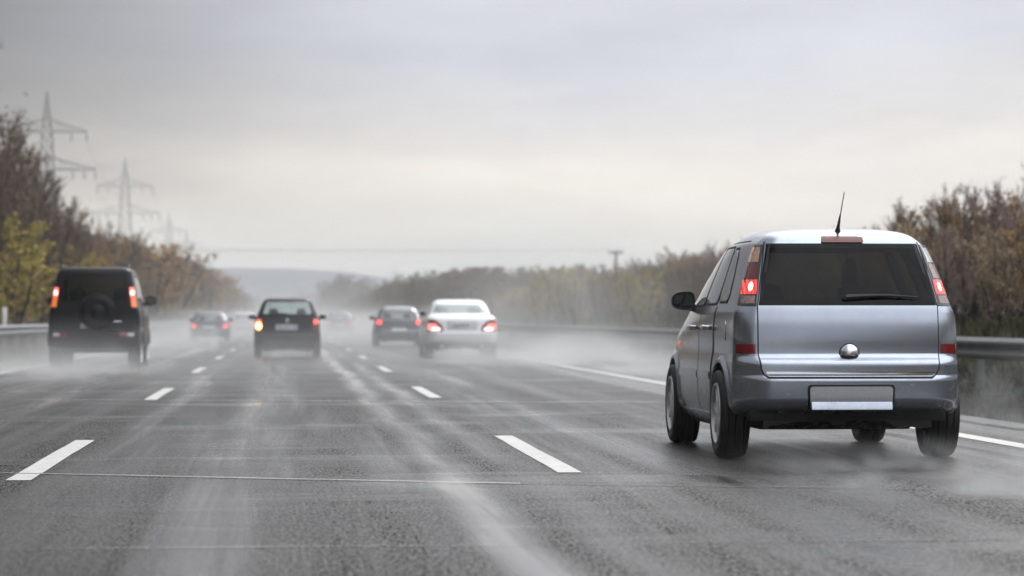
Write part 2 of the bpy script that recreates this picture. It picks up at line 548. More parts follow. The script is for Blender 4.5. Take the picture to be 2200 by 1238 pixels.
    def body(s, mat_, wheels=None, cavity=None, openings=(), arch_r=0.36):
        o = s.loft(s.z0, s.z1).build('body', [mat_, M['interior']], s.root, smooth=0)
        cutters = []
        if wheels:
            for (yy, r) in wheels:
                for sg in (-1, 1):
                    mb = MB()
                    n = 40
                    wx = s.W(0.5)
                    x0, x1 = (wx - 0.30, wx + 0.3) if sg > 0 else (-wx - 0.3, -wx + 0.30)
                    vs = []
                    for x in (x0, x1):
                        for q in range(n):
                            a = 2 * pi * q / n
                            vs.append((x, yy + r * cos(a), 0.315 + r * sin(a)))
                    fs = [tuple(range(n - 1, -1, -1)), tuple(range(n, 2 * n))]
                    for q in range(n):
                        fs.append((q, (q + 1) % n, n + (q + 1) % n, n + q))
                    cutters.append(mb.add(vs, fs))
        if cavity:
            cutters.append(s.loft(cavity[0], cavity[1], ins=0.055, nz=14))
        for t, sd in openings:
            cutters.append(s.prism(t, sd))
        cobs = []
        for c in cutters:
            cobs.append(c.build('cutter', [M['interior']], s.root, smooth=1))
            md = o.modifiers.new('b', 'BOOLEAN'); md.operation = 'DIFFERENCE'; md.solver = 'EXACT'; md.object = cobs[-1]
        # consistent outward normals before cutting
        bm = bmesh.new(); bm.from_mesh(o.data); bmesh.ops.recalc_face_normals(bm, faces=bm.faces); bm.to_mesh(o.data); bm.free()
        apply_mods(o)
        for c in cobs:
            me = c.data; bpy.data.objects.remove(c); bpy.data.meshes.remove(me)
        me = o.data
        me.name = 'body'
        me.polygons.foreach_set('use_smooth', [True] * len(me.polygons))
        me.set_sharp_from_angle(angle=R(32))
        s.body_ob = o
        return o

    def patch(s, name, m, side, tabl, off=0.004, nu=14, nv=14, parent=None, thick=0.012, smooth=40):
        za, zb = tabl[0][0], tabl[-1][0]
        zs = sorted(set([round(t[0], 5) for t in tabl] + [round(lerp(za, zb, i / nv), 5) for i in range(nv + 1)]))
        zz = [zs[0]]
        for z in zs[1:]:
            if z - zz[-1] > 1e-4: zz.append(z)
        zs = zz

        def P(a, z, o_):
            if side == 'rear': return (a, s.ry(a, z) - o_, z)
            if side == 'front': return (a, s.fy(a, z) + o_, z)
            if side == 'left': return (-s.sx(a, z) - o_, a, z)
            return (s.sx(a, z) + o_, a, z)
        vs = []; back = []
        for z in zs:
            a0, a1 = tab(tabl, z, 1), tab(tabl, z, 2)
            for j in range(nu + 1):
                a = lerp(a0, a1, j / nu)
                vs.append(P(a, z, off)); back.append(P(a, z, off - thick))
        n = nu + 1; rws = len(zs); nb = len(vs)
        fs = []
        for i in range(rws - 1):
            for j in range(nu):
                fs.append((i * n + j, i * n + j + 1, (i + 1) * n + j + 1, (i + 1) * n + j))
        loop = [j for j in range(n)] + [i * n + n - 1 for i in range(1, rws)] + [(rws - 1) * n + j for j in range(n - 2, -1, -1)] + [i * n for i in range(rws - 2, 0, -1)]
        for q in range(len(loop)):
            a, b = loop[q], loop[(q + 1) % len(loop)]
            fs.append((b, a, a + nb, b + nb))
        o = MB().add(vs + back, fs).build(name, m, parent or s.root, smooth)
        n0 = o.data.polygons[(rws // 2) * nu - nu // 2 if rws > 2 else 0].normal
        want = {'rear': (0, -1, 0), 'front': (0, 1, 0), 'left': (-1, 0, 0), 'right': (1, 0, 0)}[side]
        if n0.dot(Vector(want)) < 0: o.data.flip_normals()
        return o

    def wheels(s, ys, r, track, width=0.2, rim_mat=None):
        rim_mat = rim_mat or M['rim']
        tm = rm = None
        ri = r * 0.70
        h = width / 2
        for yy in ys:
            for sg in (-1, 1):
                if tm is None:
                    mb = MB()
                    prof = [(-h * 0.82, ri), (-h * 0.95, ri + 0.02), (-h, r * 0.86), (-h * 0.93, r * 0.95), (-h * 0.78, r * 0.99)]
                    for t in (-0.55, -0.5, -0.45, -0.08, 0.0, 0.08, 0.45, 0.5, 0.55):
                        prof.append((h * t, r * (0.972 if t in (-0.5, 0.0, 0.5) else 1.0)))
                    prof += [(h * 0.78, r * 0.99), (h * 0.93, r * 0.95), (h, r * 0.86), (h * 0.95, ri + 0.02), (h * 0.82, ri)]
                    mb.lathe_x(prof, 0, 0, 0, 44)
                    wo = mb.build('wheel', M['tyre'], s.root)
                    tm = wo.data
                    mb = MB()   # rim faces +x: lip, spokes and hub
                    mb.lathe_x([(h * 0.80, ri + 0.004), (h * 0.98, ri), (h * 0.98, ri - 0.016), (h * 0.72, ri - 0.03), (-h * 0.5, ri - 0.03)], 0, 0, 0, 40)
                    mb.lathe_x([(h * 0.2, ri - 0.03), (h * 0.2, 0.001)], 0, 0, 0, 30, 1)
                    mb.lathe_x([(h * 0.5, 0.065), (h * 0.86, 0.055), (h * 0.92, 0.0005)], 0, 0, 0, 20)
                    for q in range(7):
                        a = 2 * pi * q / 7
                        ca, sa = cos(a), sin(a)
                        vs = []
                        for (rad, wd, xa, xb) in ((0.04, 0.035, h * 0.5, h * 0.86), (ri - 0.02, 0.028, h * 0.55, h * 0.84)):
                            for (tt, xx) in ((-wd, xa), (wd, xa), (wd * 0.7, xb), (-wd * 0.7, xb)):
                                vs.append((xx, rad * ca - tt * sa, rad * sa + tt * ca))
                        mb.add(vs, [(0, 1, 5, 4), (1, 2, 6, 5), (2, 3, 7, 6), (3, 0, 4, 7), (0, 3, 2, 1), (4, 5, 6, 7)])
                    ro = mb.build('rim', [rim_mat, M['under']], wo)
                    rm = ro.data
                else:
                    wo = bpy.data.objects.new('wheel', tm); col.objects.link(wo); wo.parent = s.root
                    ro = bpy.data.objects.new('rim', rm); col.objects.link(ro); ro.parent = wo
                wo.location = (sg * (track - h), yy, r)
                wo.rotation_euler = (0.3 * yy, 0, 0 if sg > 0 else pi)

    def mirror(s, y, z, out, wd=0.2, ht=0.15, housing=None, right=True, left=True):
        for sg in ((-1,) if left else ()) + ((1,) if right else ()):
            xa = s.sx(y, z) * sg
            cx = xa + sg * out
            mb = MB()
            rings = []
            n = 20
            for (yy, sc) in ((-0.05, 0.86), (-0.055, 0.98), (-0.03, 1.0), (0.03, 0.95), (0.08, 0.7), (0.10, 0.3)):
                for q in range(n):
                    a = 2 * pi * q / n
                    ex = abs(cos(a)) ** 0.7 * (1 if cos(a) > 0 else -1); ez = abs(sin(a)) ** 0.7 * (1 if sin(a) > 0 else -1)
                    # rounder on the outer side
                    rings.append((cx + ex * wd / 2 * sc, y + yy, z + ez * ht / 2 * sc * (1.0 - 0.12 * ex * sg)))
            fs = []
            for i in range(5):
                for q in range(n):
                    q2 = (q + 1) % n
                    fs.append((i * n + q, i * n + q2, (i + 1) * n + q2, (i + 1) * n + q))
            fs.append(tuple(5 * n + q for q in range(n))); fs.append(tuple(range(n - 1, -1, -1)))
            mb.add(rings, fs)
            # stalk to the door
            mb.tube([(xa - sg * 0.03, y + 0.03, z - ht * 0.42), (xa + sg * (out - wd * 0.3), y + 0.02, z - ht * 0.30)], [0.035, 0.03], 8)
            ho = mb.build('door_mirror', housing or M['black_plastic'], s.root)
            g = MB()
            vs = [(cx, y - 0.0575, z)]
            for q in range(n):
                a = 2 * pi * q / n
                ex = abs(cos(a)) ** 0.7 * (1 if cos(a) > 0 else -1); ez = abs(sin(a)) ** 0.7 * (1 if sin(a) > 0 else -1)
                vs.append((cx + ex * wd / 2 * 0.8, y - 0.0575, z + ez * ht / 2 * 0.78 * (1.0 - 0.12 * ex * sg)))
            g.add(vs, [(0, 1 + q, 1 + (q + 1) % n) for q in range(n)])
            g.build('mirror_glass', M['mirror_glass'], ho)

    def seats(s, rows, zseat=0.55, ztop=1.2, xs=(-0.36, 0.36), wd=0.22):
        for (y, zt) in rows:
            for x in xs:
                mb = MB()
                prof = [(y + 0.0, zseat), (y - 0.06, zt - 0.32), (y - 0.12, zt - 0.2)]
                vs = []; fs = []
                n = 12
                levels = [(zseat, 1.0, 0.0), (zt - 0.35, 1.0, -0.08), (zt - 0.24, 0.8, -0.10), (zt - 0.19, 0.35, -0.11), (zt - 0.17, 0.5, -0.11), (zt - 0.12, 0.62, -0.11), (zt - 0.03, 0.55, -0.11), (zt, 0.3, -0.11)]
                for (z, sc, dy) in levels:
                    for q in range(n):
                        a = 2 * pi * q / n
                        ex = abs(cos(a)) ** 0.6 * (1 if cos(a) > 0 else -1); ey = abs(sin(a)) ** 0.6 * (1 if sin(a) > 0 else -1)
                        vs.append((x + ex * wd * sc, y + dy + ey * 0.07 * min(1, sc + 0.3), z))
                for i in range(len(levels) - 1):
                    for q in range(n):
                        q2 = (q + 1) % n
                        fs.append((i * n + q, i * n + q2, (i + 1) * n + q2, (i + 1) * n + q))
                fs.append(tuple((len(levels) - 1) * n + q for q in range(n))); fs.append(tuple(range(n - 1, -1, -1)))
                mb.add(vs, fs).build('seat', M['seat'], s.root)

    def under(s, z0, z1, w_, y0, y1):
        """dark floor pan with an uneven lower edge, axle beam and silencer"""
        mb = MB()
        rr = random.Random(5)
        nx, ny = 14, 6
        vs = []; fs = []
        for j in range(ny + 1):
            y = lerp(y0, y1, j / ny)
            for i in range(nx + 1):
                x = lerp(-w_, w_, i / nx)
                vs.append((x, y, z0 + 0.05 * (1 - abs(x) / w_) + rr.uniform(-0.02, 0.03)))
        m_ = len(vs)
        for j in range(ny + 1):
            y = lerp(y0, y1, j / ny)
            for i in range(nx + 1):
                vs.append((lerp(-w_, w_, i / nx), y, z1))
        n = nx + 1
        for j in range(ny):
            for i in range(nx):
                a = j * n + i
                fs.append((a, a + n, a + n + 1, a + 1))
                fs.append((m_ + a, m_ + a + 1, m_ + a + n + 1, m_ + a + n))
        for i in range(nx):
            fs.append((i, i + 1, m_ + i + 1, m_ + i)); b = ny * n
            fs.append((b + i + 1, b + i, m_ + b + i, m_ + b + i + 1))
        for j in range(ny):
            a, b = j * n, (j + 1) * n
            fs.append((b, a, m_ + a, m_ + b)); fs.append((a + nx, b + nx, m_ + b + nx, m_ + a + nx))
        mb.add(vs, fs)
        return mb.build('underbody', M['under'], s.root, smooth=25)


def sym(tb):
    return [(z, -h, h) for z, h in tb]


def flip(tb):
    return [(z, -b, -a) for z, a, b in tb]


def rounded(tb, r=0.03, n=4):
    """round the four corners of a (z, a, b) table"""
    za, zb = tb[0][0], tb[-1][0]
    zs = [za + r * (1 - cos(pi / 2 * i / n)) for i in range(n + 1)]
    zs += [t[0] for t in tb if za + r < t[0] < zb - r]
    zs += [zb - r * (1 - cos(pi / 2 * i / n)) for i in range(n, -1, -1)]
    out = []
    for z in sorted(set(zs)):
        d = min(z - za, zb - z)
        ins = 0 if d >= r else r - sqrt(max(0, r * r - (r - d) ** 2))
        out.append((z, tab(tb, z, 1) + ins, tab(tb, z, 2) - ins))
    return out


def grow(tb, g):
    za, zb = tb[0][0], tb[-1][0]
    t = [(z, a - g, b + g) for z, a, b in tb]
    t[0] = (za - g, t[0][1], t[0][2]); t[-1] = (zb + g, t[-1][1], t[-1][2])
    return t


def arch_lip(car, yy, r, name='wheel_arch', m=None, a0=-12, a1=192, wd=0.035, out=0.018):
    for sd in (-1, 1):
        mb = MB()
        vs = []; fs = []
        n = 30
        sec = [(r - 0.004, -0.05), (r - 0.004, out), (r + wd * 0.5, out + 0.004), (r + wd, out * 0.55), (r + wd * 1.8, -0.012)]
        for i in range(n + 1):
            a = R(lerp(a0, a1, i / n))
            for (rad, o_) in sec:
                y = yy + rad * cos(a); z = 0.315 + rad * sin(a)
                x = car.sx(y, max(z, car.z0)) + o_
                vs.append((sd * x, y, z))
        k = len(sec)
        for i in range(n):
            for j in range(k - 1):
                fs.append((i * k + j, i * k + j + 1, (i + 1) * k + j + 1, (i + 1) * k + j))
        mb.add(vs, fs).build(name, m or car.paint, car.root)


def box_part(name, m, parent, x0, x1, y0, y1, z0, z1, bev=0.006):
    o = MB().box(x0, x1, y0, y1, z0, z1).build(name, m, parent, smooth=0)
    bm = bmesh.new(); bm.from_mesh(o.data)
    bmesh.ops.bevel(bm, geom=bm.edges[:], offset=bev, segments=2, affect='EDGES', profile=0.6)
    bm.to_mesh(o.data); bm.free()
    o.data.polygons.foreach_set('use_smooth', [True] * len(o.data.polygons))
    o.data.set_sharp_from_angle(angle=R(40))
    return o


# ---- the silver minivan in the right lane
def minivan():
    prof = [  # z, half width, rear y, front y, rear radius, front radius
        (0.20, 0.74, 0.62, 3.50, 0.15, 0.3),
        (0.28, 0.80, 0.34, 3.82, 0.22, 0.4),
        (0.34, 0.825, 0.10, 3.96, 0.26, 0.45),
        (0.38, 0.832, 0.035, 4.00, 0.27, 0.45),
        (0.44, 0.838, 0.004, 4.02, 0.27, 0.45),
        (0.56, 0.840, 0.0, 4.03, 0.26, 0.45),
        (0.585, 0.840, 0.008, 4.02, 0.25, 0.45),
        (0.60, 0.840, 0.022, 4.02, 0.24, 0.45),
        (0.685, 0.838, 0.026, 3.98, 0.22, 0.45),
        (0.735, 0.833, 0.082, 3.90, 0.17, 0.45),
        (0.75, 0.831, 0.090, 3.86, 0.15, 0.45),
        (0.85, 0.832, 0.093, 3.66, 0.14, 0.45),
        (0.95, 0.828, 0.099, 3.30, 0.14, 0.45),
        (1.04, 0.816, 0.112, 2.98, 0.14, 0.4),
        (1.09, 0.796, 0.122, 2.86, 0.14, 0.35),
        (1.20, 0.758, 0.168, 2.66, 0.135, 0.3),
        (1.35, 0.702, 0.240, 2.42, 0.13, 0.28),
        (1.48, 0.651, 0.306, 2.18, 0.13, 0.25),
        (1.53, 0.627, 0.335, 2.06, 0.13, 0.25),
        (1.565, 0.592, 0.362, 1.94, 0.13, 0.25),
        (1.592, 0.562, 0.400, 1.82, 0.14, 0.25),
        (1.615, 0.518, 0.475, 1.68, 0.15, 0.25),
        (1.635, 0.455, 0.60, 1.52, 0.18, 0.25),
        (1.648, 0.37, 0.74, 1.38, 0.2, 0.25),
        (1.655, 0.25, 0.88, 1.25, 0.15, 0.15),
    ]
    c = Car('minivan', 'silver blue minivan in the right lane throwing up spray, with roof aerial', 3.925, 20.40, prof, nz=90, k=0.032)
    c.paint = M['silver']
    win = [(1.098, -0.630, 0.630), (1.30, -0.595, 0.595), (1.525, -0.543, 0.543)]
    q_glass = rounded([(1.125, 0.66, 1.00), (1.30, 0.78, 1.05), (1.50, 0.96, 1.125)], 0.06)
    r_glass = rounded([(1.112, 1.07, 1.66), (1.30, 1.12, 1.66), (1.515, 1.20, 1.66)], 0.06)
    f_glass = rounded([(1.10, 1.74, 2.72), (1.30, 1.74, 2.44), (1.515, 1.74, 2.08)], 0.05)
    ws = [(1.11, -0.72, 0.72), (1.5, -0.585, 0.585)]
    YR_, YF_ = 0.68, 3.22
    c.body(M['silver'], wheels=[(YR_, 0.375), (YF_, 0.375)], cavity=(0.75, 1.60),
           openings=[(grow(win, -0.02), 'rear'), (ws, 'front'), (grow(q_glass, -0.012), 'side'), (grow(r_glass, -0.012), 'side'), (grow(f_glass, -0.012), 'side')])
    # tailgate with its shadow gap
    tg = [(0.592, -0.575, 0.575), (0.605, -0.600, 0.600), (0.64, -0.622, 0.622), (0.75, -0.637, 0.637), (1.09, -0.637, 0.637)]
    gap = [(0.580, -0.56, 0.56), (0.588, -0.592, 0.592), (0.61, -0.618, 0.618), (0.65, -0.634, 0.634), (0.75, -0.645, 0.645), (1.09, -0.645, 0.645),
           (1.10, -0.643, 0.643), (1.53, -0.560, 0.560), (1.545, -0.552, 0.552)]
    tgo = c.patch('tailgate', M['silver'], 'rear', tg, off=0.007, nu=30, nv=40, thick=0.02)
    # gap only as a thin border ring: two side strips and a bottom strip
    for sd in (-1, 1):
        strip = [(z, *( (b - 0.009, b) if sd > 0 else (-b, -b + 0.009))) for z, a, b in gap]
        c.patch('seal', M['seal'], 'rear', strip, off=0.0025, nu=2, nv=60, parent=tgo, thick=0.01)
    c.patch('seal', M['seal'], 'rear', [(0.578, -0.58, 0.58), (0.594, -0.60, 0.60)], off=0.003, nu=30, nv=2, parent=tgo, thick=0.01)
    # window with dark border
    c.patch('rear_window', M['glass_dark'], 'rear', win, off=0.006, nu=26, nv=22, thick=0.005)
    for sd in (-1, 1):
        st = [(z, *((b - 0.03, b) if sd > 0 else (-b, -b + 0.03))) for z, a, b in win]
        c.patch('window_border', M['seal'], 'rear', st, off=0.0045, nu=2, nv=20, thick=0.006)
    c.patch('window_border', M['seal'], 'rear', [(1.092, -0.632, 0.632), (1.128, -0.625, 0.625)], off=0.0042, nu=26, nv=3, thick=0.006)
    c.patch('window_border', M['seal'], 'rear', [(1.50, -0.549, 0.549), (1.532, -0.543, 0.543)], off=0.0042, nu=26, nv=3, thick=0.006)
    # black fill between tail light and window
    # chrome strip, dome handle
    c.patch('chrome_strip', M['chrome'], 'rear', [(0.6085, -0.592, 0.592), (0.614, -0.596, 0.596), (0.622, -0.597, 0.597), (0.626, -0.594, 0.594)], off=0.021, nu=30, nv=5, parent=tgo, thick=0.02)
    mb = MB()
    cz, r = 0.752, 0.069
    vs = []; fs = []
    n = 28; ml = 7
    for i in range(ml + 1):
        th = pi / 2 * i / ml
        for q in range(n):
            a = 2 * pi * q / n
            x = r * cos(a) * cos(th); z = r * sin(a) * cos(th)
            if z < -0.034: z = -0.034 - (abs(z) - 0.034) * 0.08
            vs.append((x, c.ry(0, cz) - 0.008 - 0.034 * sin(th), cz + z))
    for i in range(ml):
        for q in range(n):
            q2 = (q + 1) % n
            fs.append((i * n + q, i * n + q2, (i + 1) * n + q2, (i + 1) * n + q))
    mb.add(vs, fs)
    mb.m = [1 if sum(vs[q][2] for q in f) / 4 - cz < -0.012 else 0 for f in fs]
    ho = mb.build('handle', [M['satin_chrome'], M['black_plastic']], tgo)
    mb = MB()
    rim_pts = [(r * 1.06 * cos(2 * pi * q / 40), max(r * 1.06 * sin(2 * pi * q / 40), -0.04)) for q in range(40)]
    vs = [(x, c.ry(0, cz) - 0.010, cz + z) for x, z in rim_pts] + [(x, c.ry(0, cz) + 0.02, cz + z) for x, z in rim_pts]
    fs = [tuple(range(40))] + [(q, (q + 1) % 40, 40 + (q + 1) % 40, 40 + q) for q in range(40)]
    mb.add(vs, fs).build('handle_recess', M['seal'], tgo)
    # number plate recess: dark frame, blank plate and pale lower edge
    rec = rounded([(0.352, -0.302, 0.302), (0.535, -0.312, 0.312)], 0.03)
    ro = c.patch('plate_recess', M['seal'], 'rear', rec, off=0.003, nu=20, nv=10, thick=0.01)
    pl = rounded([(0.362, -0.288, 0.288), (0.522, -0.294, 0.294)], 0.025)
    c.patch('number_plate', M['plate_grey'], 'rear', pl, off=0.016, nu=14, nv=8, thick=0.012)
    mb = MB()
    yb = c.ry(0, 0.44) - 0.016
    sec = [(yb - 0.006, 0.416), (yb - 0.019, 0.376), (yb - 0.021, 0.362), (yb - 0.012, 0.354), (yb + 0.03, 0.354), (yb + 0.03, 0.418)]
    vs = []; fs = []
    xs = [-0.290, -0.284, -0.15, 0, 0.15, 0.284, 0.290]
    for x in xs:
        t = 0.6 if abs(x) > 0.287 else 1.0
        vs += [(x, yb + (y - yb) * t, 0.385 + (z - 0.385) * t) for y, z in sec]
    k = len(sec)
    for i in range(len(xs) - 1):
        for j in range(k): fs.append((i * k + j, i * k + (j + 1) % k, (i + 1) * k + (j + 1) % k, (i + 1) * k + j))
    fs += [tuple(range(k - 1, -1, -1)), tuple((len(xs) - 1) * k + j for j in range(k))]
    mb.add(vs, fs).build('plate_edge', M['silver'], c.root)
    # tail lights
    for sd in (-1, 1):
        lt = [(1.088, 0.648, 0.764), (1.12, 0.646, 0.757), (1.30, 0.613, 0.706), (1.44, 0.583, 0.660), (1.525, 0.563, 0.624)]
        T = (lambda t: t) if sd > 0 else flip
        tl = c.patch('tail_light', M['lamp_smoke'], 'rear', T(lt), off=0.006, nu=12, nv=24, thick=0.02)

        def seg(z0, z1, m_, nm, i0=0.10, i1=0.96, off=0.0095):
            rows = []
            for i in range(6):
                z = lerp(z0, z1, i / 5)
                a, b = tab(lt, z, 1), tab(lt, z, 2)
                rows.append((z, lerp(a, b, i0), lerp(a, b, i1)))
            return c.patch(nm, m_, 'rear', T(rows), off=off, nu=8, nv=8, parent=tl, thick=0.006)
        seg(1.40, 1.505, M['lamp_amberoff'] if sd < 0 else M['lamp_white'], 'indicator_lens', 0.2, 0.92)
        seg(1.285, 1.385, M['lamp_pink'] if sd > 0 else M['lamp_redrear'], 'fog_lens', 0.2, 0.94)
        seg(1.172, 1.272, M['lamp_red'], 'brake_lens', 0.08, 0.97)
        seg(1.105, 1.160, M['lamp_pink'], 'reverse_lens', 0.12, 0.9)
        core = []
        for i in range(9):
            t = -1 + 2 * i / 8
            z = 1.225 + 0.033 * t
            a, b = tab(lt, z, 1), tab(lt, z, 2)
            hw = 0.0145 * sqrt(max(0.02, 1 - t * t))
            m_ = lerp(a, b, 0.48)
            core.append((z, m_ - hw, m_ + hw))
        c.patch('bulb', M['lamp_core'], 'rear', T(core), off=0.0125, nu=5, nv=8, parent=tl, thick=0.004)
        # reflector in the bumper shoulder
        c.patch('reflector', M['lamp_redoff'], 'rear', T([(0.752, 0.660, 0.790), (0.818, 0.660, 0.784)]), off=0.006, nu=10, nv=4, thick=0.015)
    # third brake light under the roof edge
    c.patch('third_brake_light', M['lamp_redrear'], 'rear', rounded([(1.540, -0.152, 0.152), (1.585, -0.145, 0.145)], 0.012), off=0.016, nu=10, nv=4, thick=0.03)
    # wiper
    mb = MB()
    pts = []; rads = []
    for i in range(12):
        t = i / 11
        x = lerp(-0.02, 0.50, t); z = 1.148 + 0.012 * sin(pi * t) + 0.012 * t * 0
        pts.append((x, c.ry(x, z) - 0.035, z)); rads.append(lerp(0.019, 0.005, t ** 0.8))
    mb.tube(pts, rads, 8)
    mb.tube([(-0.02, c.ry(0, 1.148) - 0.035, 1.148), (-0.02, c.ry(0, 1.148) + 0.01, 1.146)], 0.02, 8)
    mb.build('wiper', M['black_plastic'], c.root)
    # aerial leaning backwards on the rear of the roof
    mb = MB()
    zb = 1.618
    mb.tube([(0, 0.52, zb), (0, 0.50, zb + 0.03), (0, 0.42, zb + 0.115), (0, 0.405, zb + 0.125), (0, 0.262, zb + 0.275)], [0.024, 0.013, 0.006, 0.0038, 0.0032], 8)
    mb.build('aerial', M['black_plastic'], c.root)
    # side glass in its black surround
    for sd in ('left', 'right'):
        for t in (q_glass, r_glass, f_glass):
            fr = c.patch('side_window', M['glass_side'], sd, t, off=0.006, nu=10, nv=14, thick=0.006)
            z0, z1 = t[0][0], t[-1][0]
            for e in (0, 1):
                st = [(z, a - 0.018, a + 0.010) if e == 0 else (z, b - 0.010, b + 0.018) for z, a, b in grow(t, 0.012)]
                c.patch('window_frame', M['seal'], sd, st, off=0.0035, nu=2, nv=16, parent=fr, thick=0.008)
            a0, b0 = t[0][1] - 0.04, t[0][2] + 0.04
            c.patch('window_frame', M['seal'], sd, [(z0 - 0.016, a0, b0), (z0 + 0.008, a0, b0)], off=0.004, nu=10, nv=2, parent=fr, thick=0.008)
            a1, b1 = t[-1][1] - 0.04, t[-1][2] + 0.04
            c.patch('window_frame', M['seal'], sd, [(z1 - 0.008, a1, b1), (z1 + 0.018, a1, b1)], off=0.004, nu=10, nv=2, parent=fr, thick=0.008)
        # door panels with shut lines, handles, rubbing strip
        dr = [(0.30, 1.16, 1.69), (0.62, 1.12, 1.69), (0.80, 1.03, 1.69), (1.085, 1.02, 1.69)]
        df = [(0.30, 1.715, 2.72), (0.62, 1.715, 2.80), (0.9, 1.715, 2.82), (1.085, 1.715, 2.78)]
        for d_, hy in ((dr, 1.14), (df, 1.84)):
            do = c.patch('door', M['silver'], sd, d_, off=0.006, nu=12, nv=20, thick=0.015)
            for e in (0, 1):
                st = [(z, a - 0.012, a) if e == 0 else (z, b, b + 0.012) for z, a, b in d_]
                c.patch('seal', M['seal'], sd, st, off=0.002, nu=2, nv=18, parent=do, thick=0.006)
            sgn = -1 if sd == 'left' else 1
            mb = MB()
            hx = lambda y: sgn * (c.sx(y, 0.93) + 0.010)
            mb.tube([(hx(hy), hy, 0.93), (hx(hy) + sgn * 0.035, hy + 0.03, 0.93), (hx(hy) + sgn * 0.035, hy + 0.17, 0.935), (hx(hy), hy + 0.2, 0.935)], [0.014, 0.02, 0.02, 0.014], 8)
            mb.build('handle', M['satin_chrome'], do)
            a, b = tab(d_, 0.6, 1) + 0.02, tab(d_, 0.6, 2) - 0.02
            c.patch('rubbing_strip', M['silver'], sd, [(0.555, a, b), (0.565, a, b), (0.595, a, b), (0.605, a, b)], off=0.016, nu=8, nv=4, parent=do, thick=0.012)
        # orange side repeater, lit
        c.patch('side_repeater', M['lamp_orange'], sd, rounded([(0.785, 2.98, 3.06), (0.82, 2.98, 3.06)], 0.012), off=0.008, nu=5, nv=4)
        c.patch('fuel_flap' if sd == 'right' else 'rear_quarter_trim', M['silver'], sd, rounded([(0.84, 0.52, 0.66), (0.98, 0.52, 0.66)], 0.03), off=0.004, nu=6, nv=6, thick=0.01)
        # roof gutter line and sill
        c.patch('roof_trim', M['seal'], sd, [(1.556, 0.75, 1.85), (1.562, 0.75, 1.85)], off=0.004, nu=14, nv=2, thick=0.008)
        c.patch('sill', M['silver'], sd, [(0.235, 1.09, 2.82), (0.255, 1.08, 2.83), (0.29, 1.08, 2.83), (0.30, 1.08, 2.83)], off=0.022, nu=10, nv=6, thick=0.04)
    c.patch('windscreen', M['glass_clear'], 'front', grow(ws, 0.015), off=0.004, nu=12, nv=10, thick=0.006)
    arch_lip(c, YR_, 0.372); arch_lip(c, YF_, 0.372)
    c.mirror(2.42, 1.135, 0.115, 0.185, 0.148)
    c.wheels((YR_, YF_), 0.315, 0.864, 0.215)
    c.under(0.225, 0.40, 0.60, 0.14, 3.7)
    box_part('rear_valance', M['under'], c.root, -0.70, 0.70, 0.13, 0.30, 0.275, 0.40, 0.03)
    mb = MB()
    mb.tube([(-0.62, YR_, 0.30), (0.62, YR_, 0.30)], 0.045, 10)
    for x in (-0.50, 0.50):
        mb.tube([(x, YR_ - 0.12, 0.40), (x, YR_ - 0.05, 0.25), (x, YR_ + 0.3, 0.27)], 0.04, 8)
    mb.build('axle', M['under'], c.root)
    mb = MB()
    mb.tube([(-0.47, 0.12, 0.318), (-0.47, 0.5, 0.318)], [0.028, 0.028], 14, cap=False)
    mb.build('exhaust', M['satin_chrome'], c.root)
    c.seats([(1.02, 1.20)], xs=(-0.42, 0.42), wd=0.17)
    c.seats([(1.95, 1.26)], xs=(-0.30, 0.36), wd=0.20)
    box_part('dashboard', M['interior'], c.root, -0.62, 0.62, 2.35, 2.7, 0.8, 1.04)
    return c


# ---- shared recipe for the cars further ahead
def hub_emblem(c, z, w_, h_, m, shape='lozenge'):
    mb = MB()
    y = c.ry(0, z) - 0.012
    if shape == 'lozenge':
        pts = [(0, h_), (w_, 0), (0, -h_), (-w_, 0)]
    else:
        pts = [(w_ * cos(2 * pi * q / 20), h_ * sin(2 * pi * q / 20)) for q in range(20)]
    n = len(pts)
    vs = []
    for k_, dy in ((1.0, 0.012), (0.9, -0.006), (0.55, -0.006), (0.5, 0.012)):
        vs += [(x * k_, y + dy, z + q * k_) for x, q in pts]
    fs = []
    for i in range(3):
        for q in range(n):
            fs.append((i * n + q, i * n + (q + 1) % n, (i + 1) * n + (q + 1) % n, (i + 1) * n + q))
    mb.add(vs, fs)
    mb.build('emblem', m, c.root)


def number_plate(c, z0, z1, half, base, ink=True, seed=1, blue=False):
    p = c.patch('number_plate', base, 'rear', [(z0, -half, half), (z1, -half, half)], off=0.016, nu=6, nv=3, thick=0.02)
    if ink:
        rr = random.Random(seed)
        mb = MB()
        x = -half + 0.05
        y = min(c.ry(0, z0), c.ry(0, z1)) - 0.019
        while x < half - 0.09:
            w_ = rr.uniform(0.035, 0.05)
            zb, zt = z0 + (z1 - z0) * 0.2, z1 - (z1 - z0) * 0.2
            s_ = 0.011
            mb.box(x, x + s_, y, y + 0.004, zb, zt)
            for q in rr.sample(range(3), 2):
                zz = lerp(zb, zt - s_, q / 2)
                mb.box(x + s_, x + w_, y, y + 0.004, zz, zz + s_)
            if rr.random() < 0.5: mb.box(x + w_, x + w_ + s_, y, y + 0.004, zb, zt)
            x += w_ + 0.028 + (0.03 if rr.random() < 0.2 else 0)
        mb.build('lettering', M['plate_ink'], p, smooth=0)
    if blue:
        y = min(c.ry(0, z0), c.ry(0, z1)) - 0.018
        MB().box(half - 0.05, half - 0.003, y, y + 0.006, z0 + 0.004, z1 - 0.004).build('country_band', M['plate_blue'], p, smooth=0)
    return p


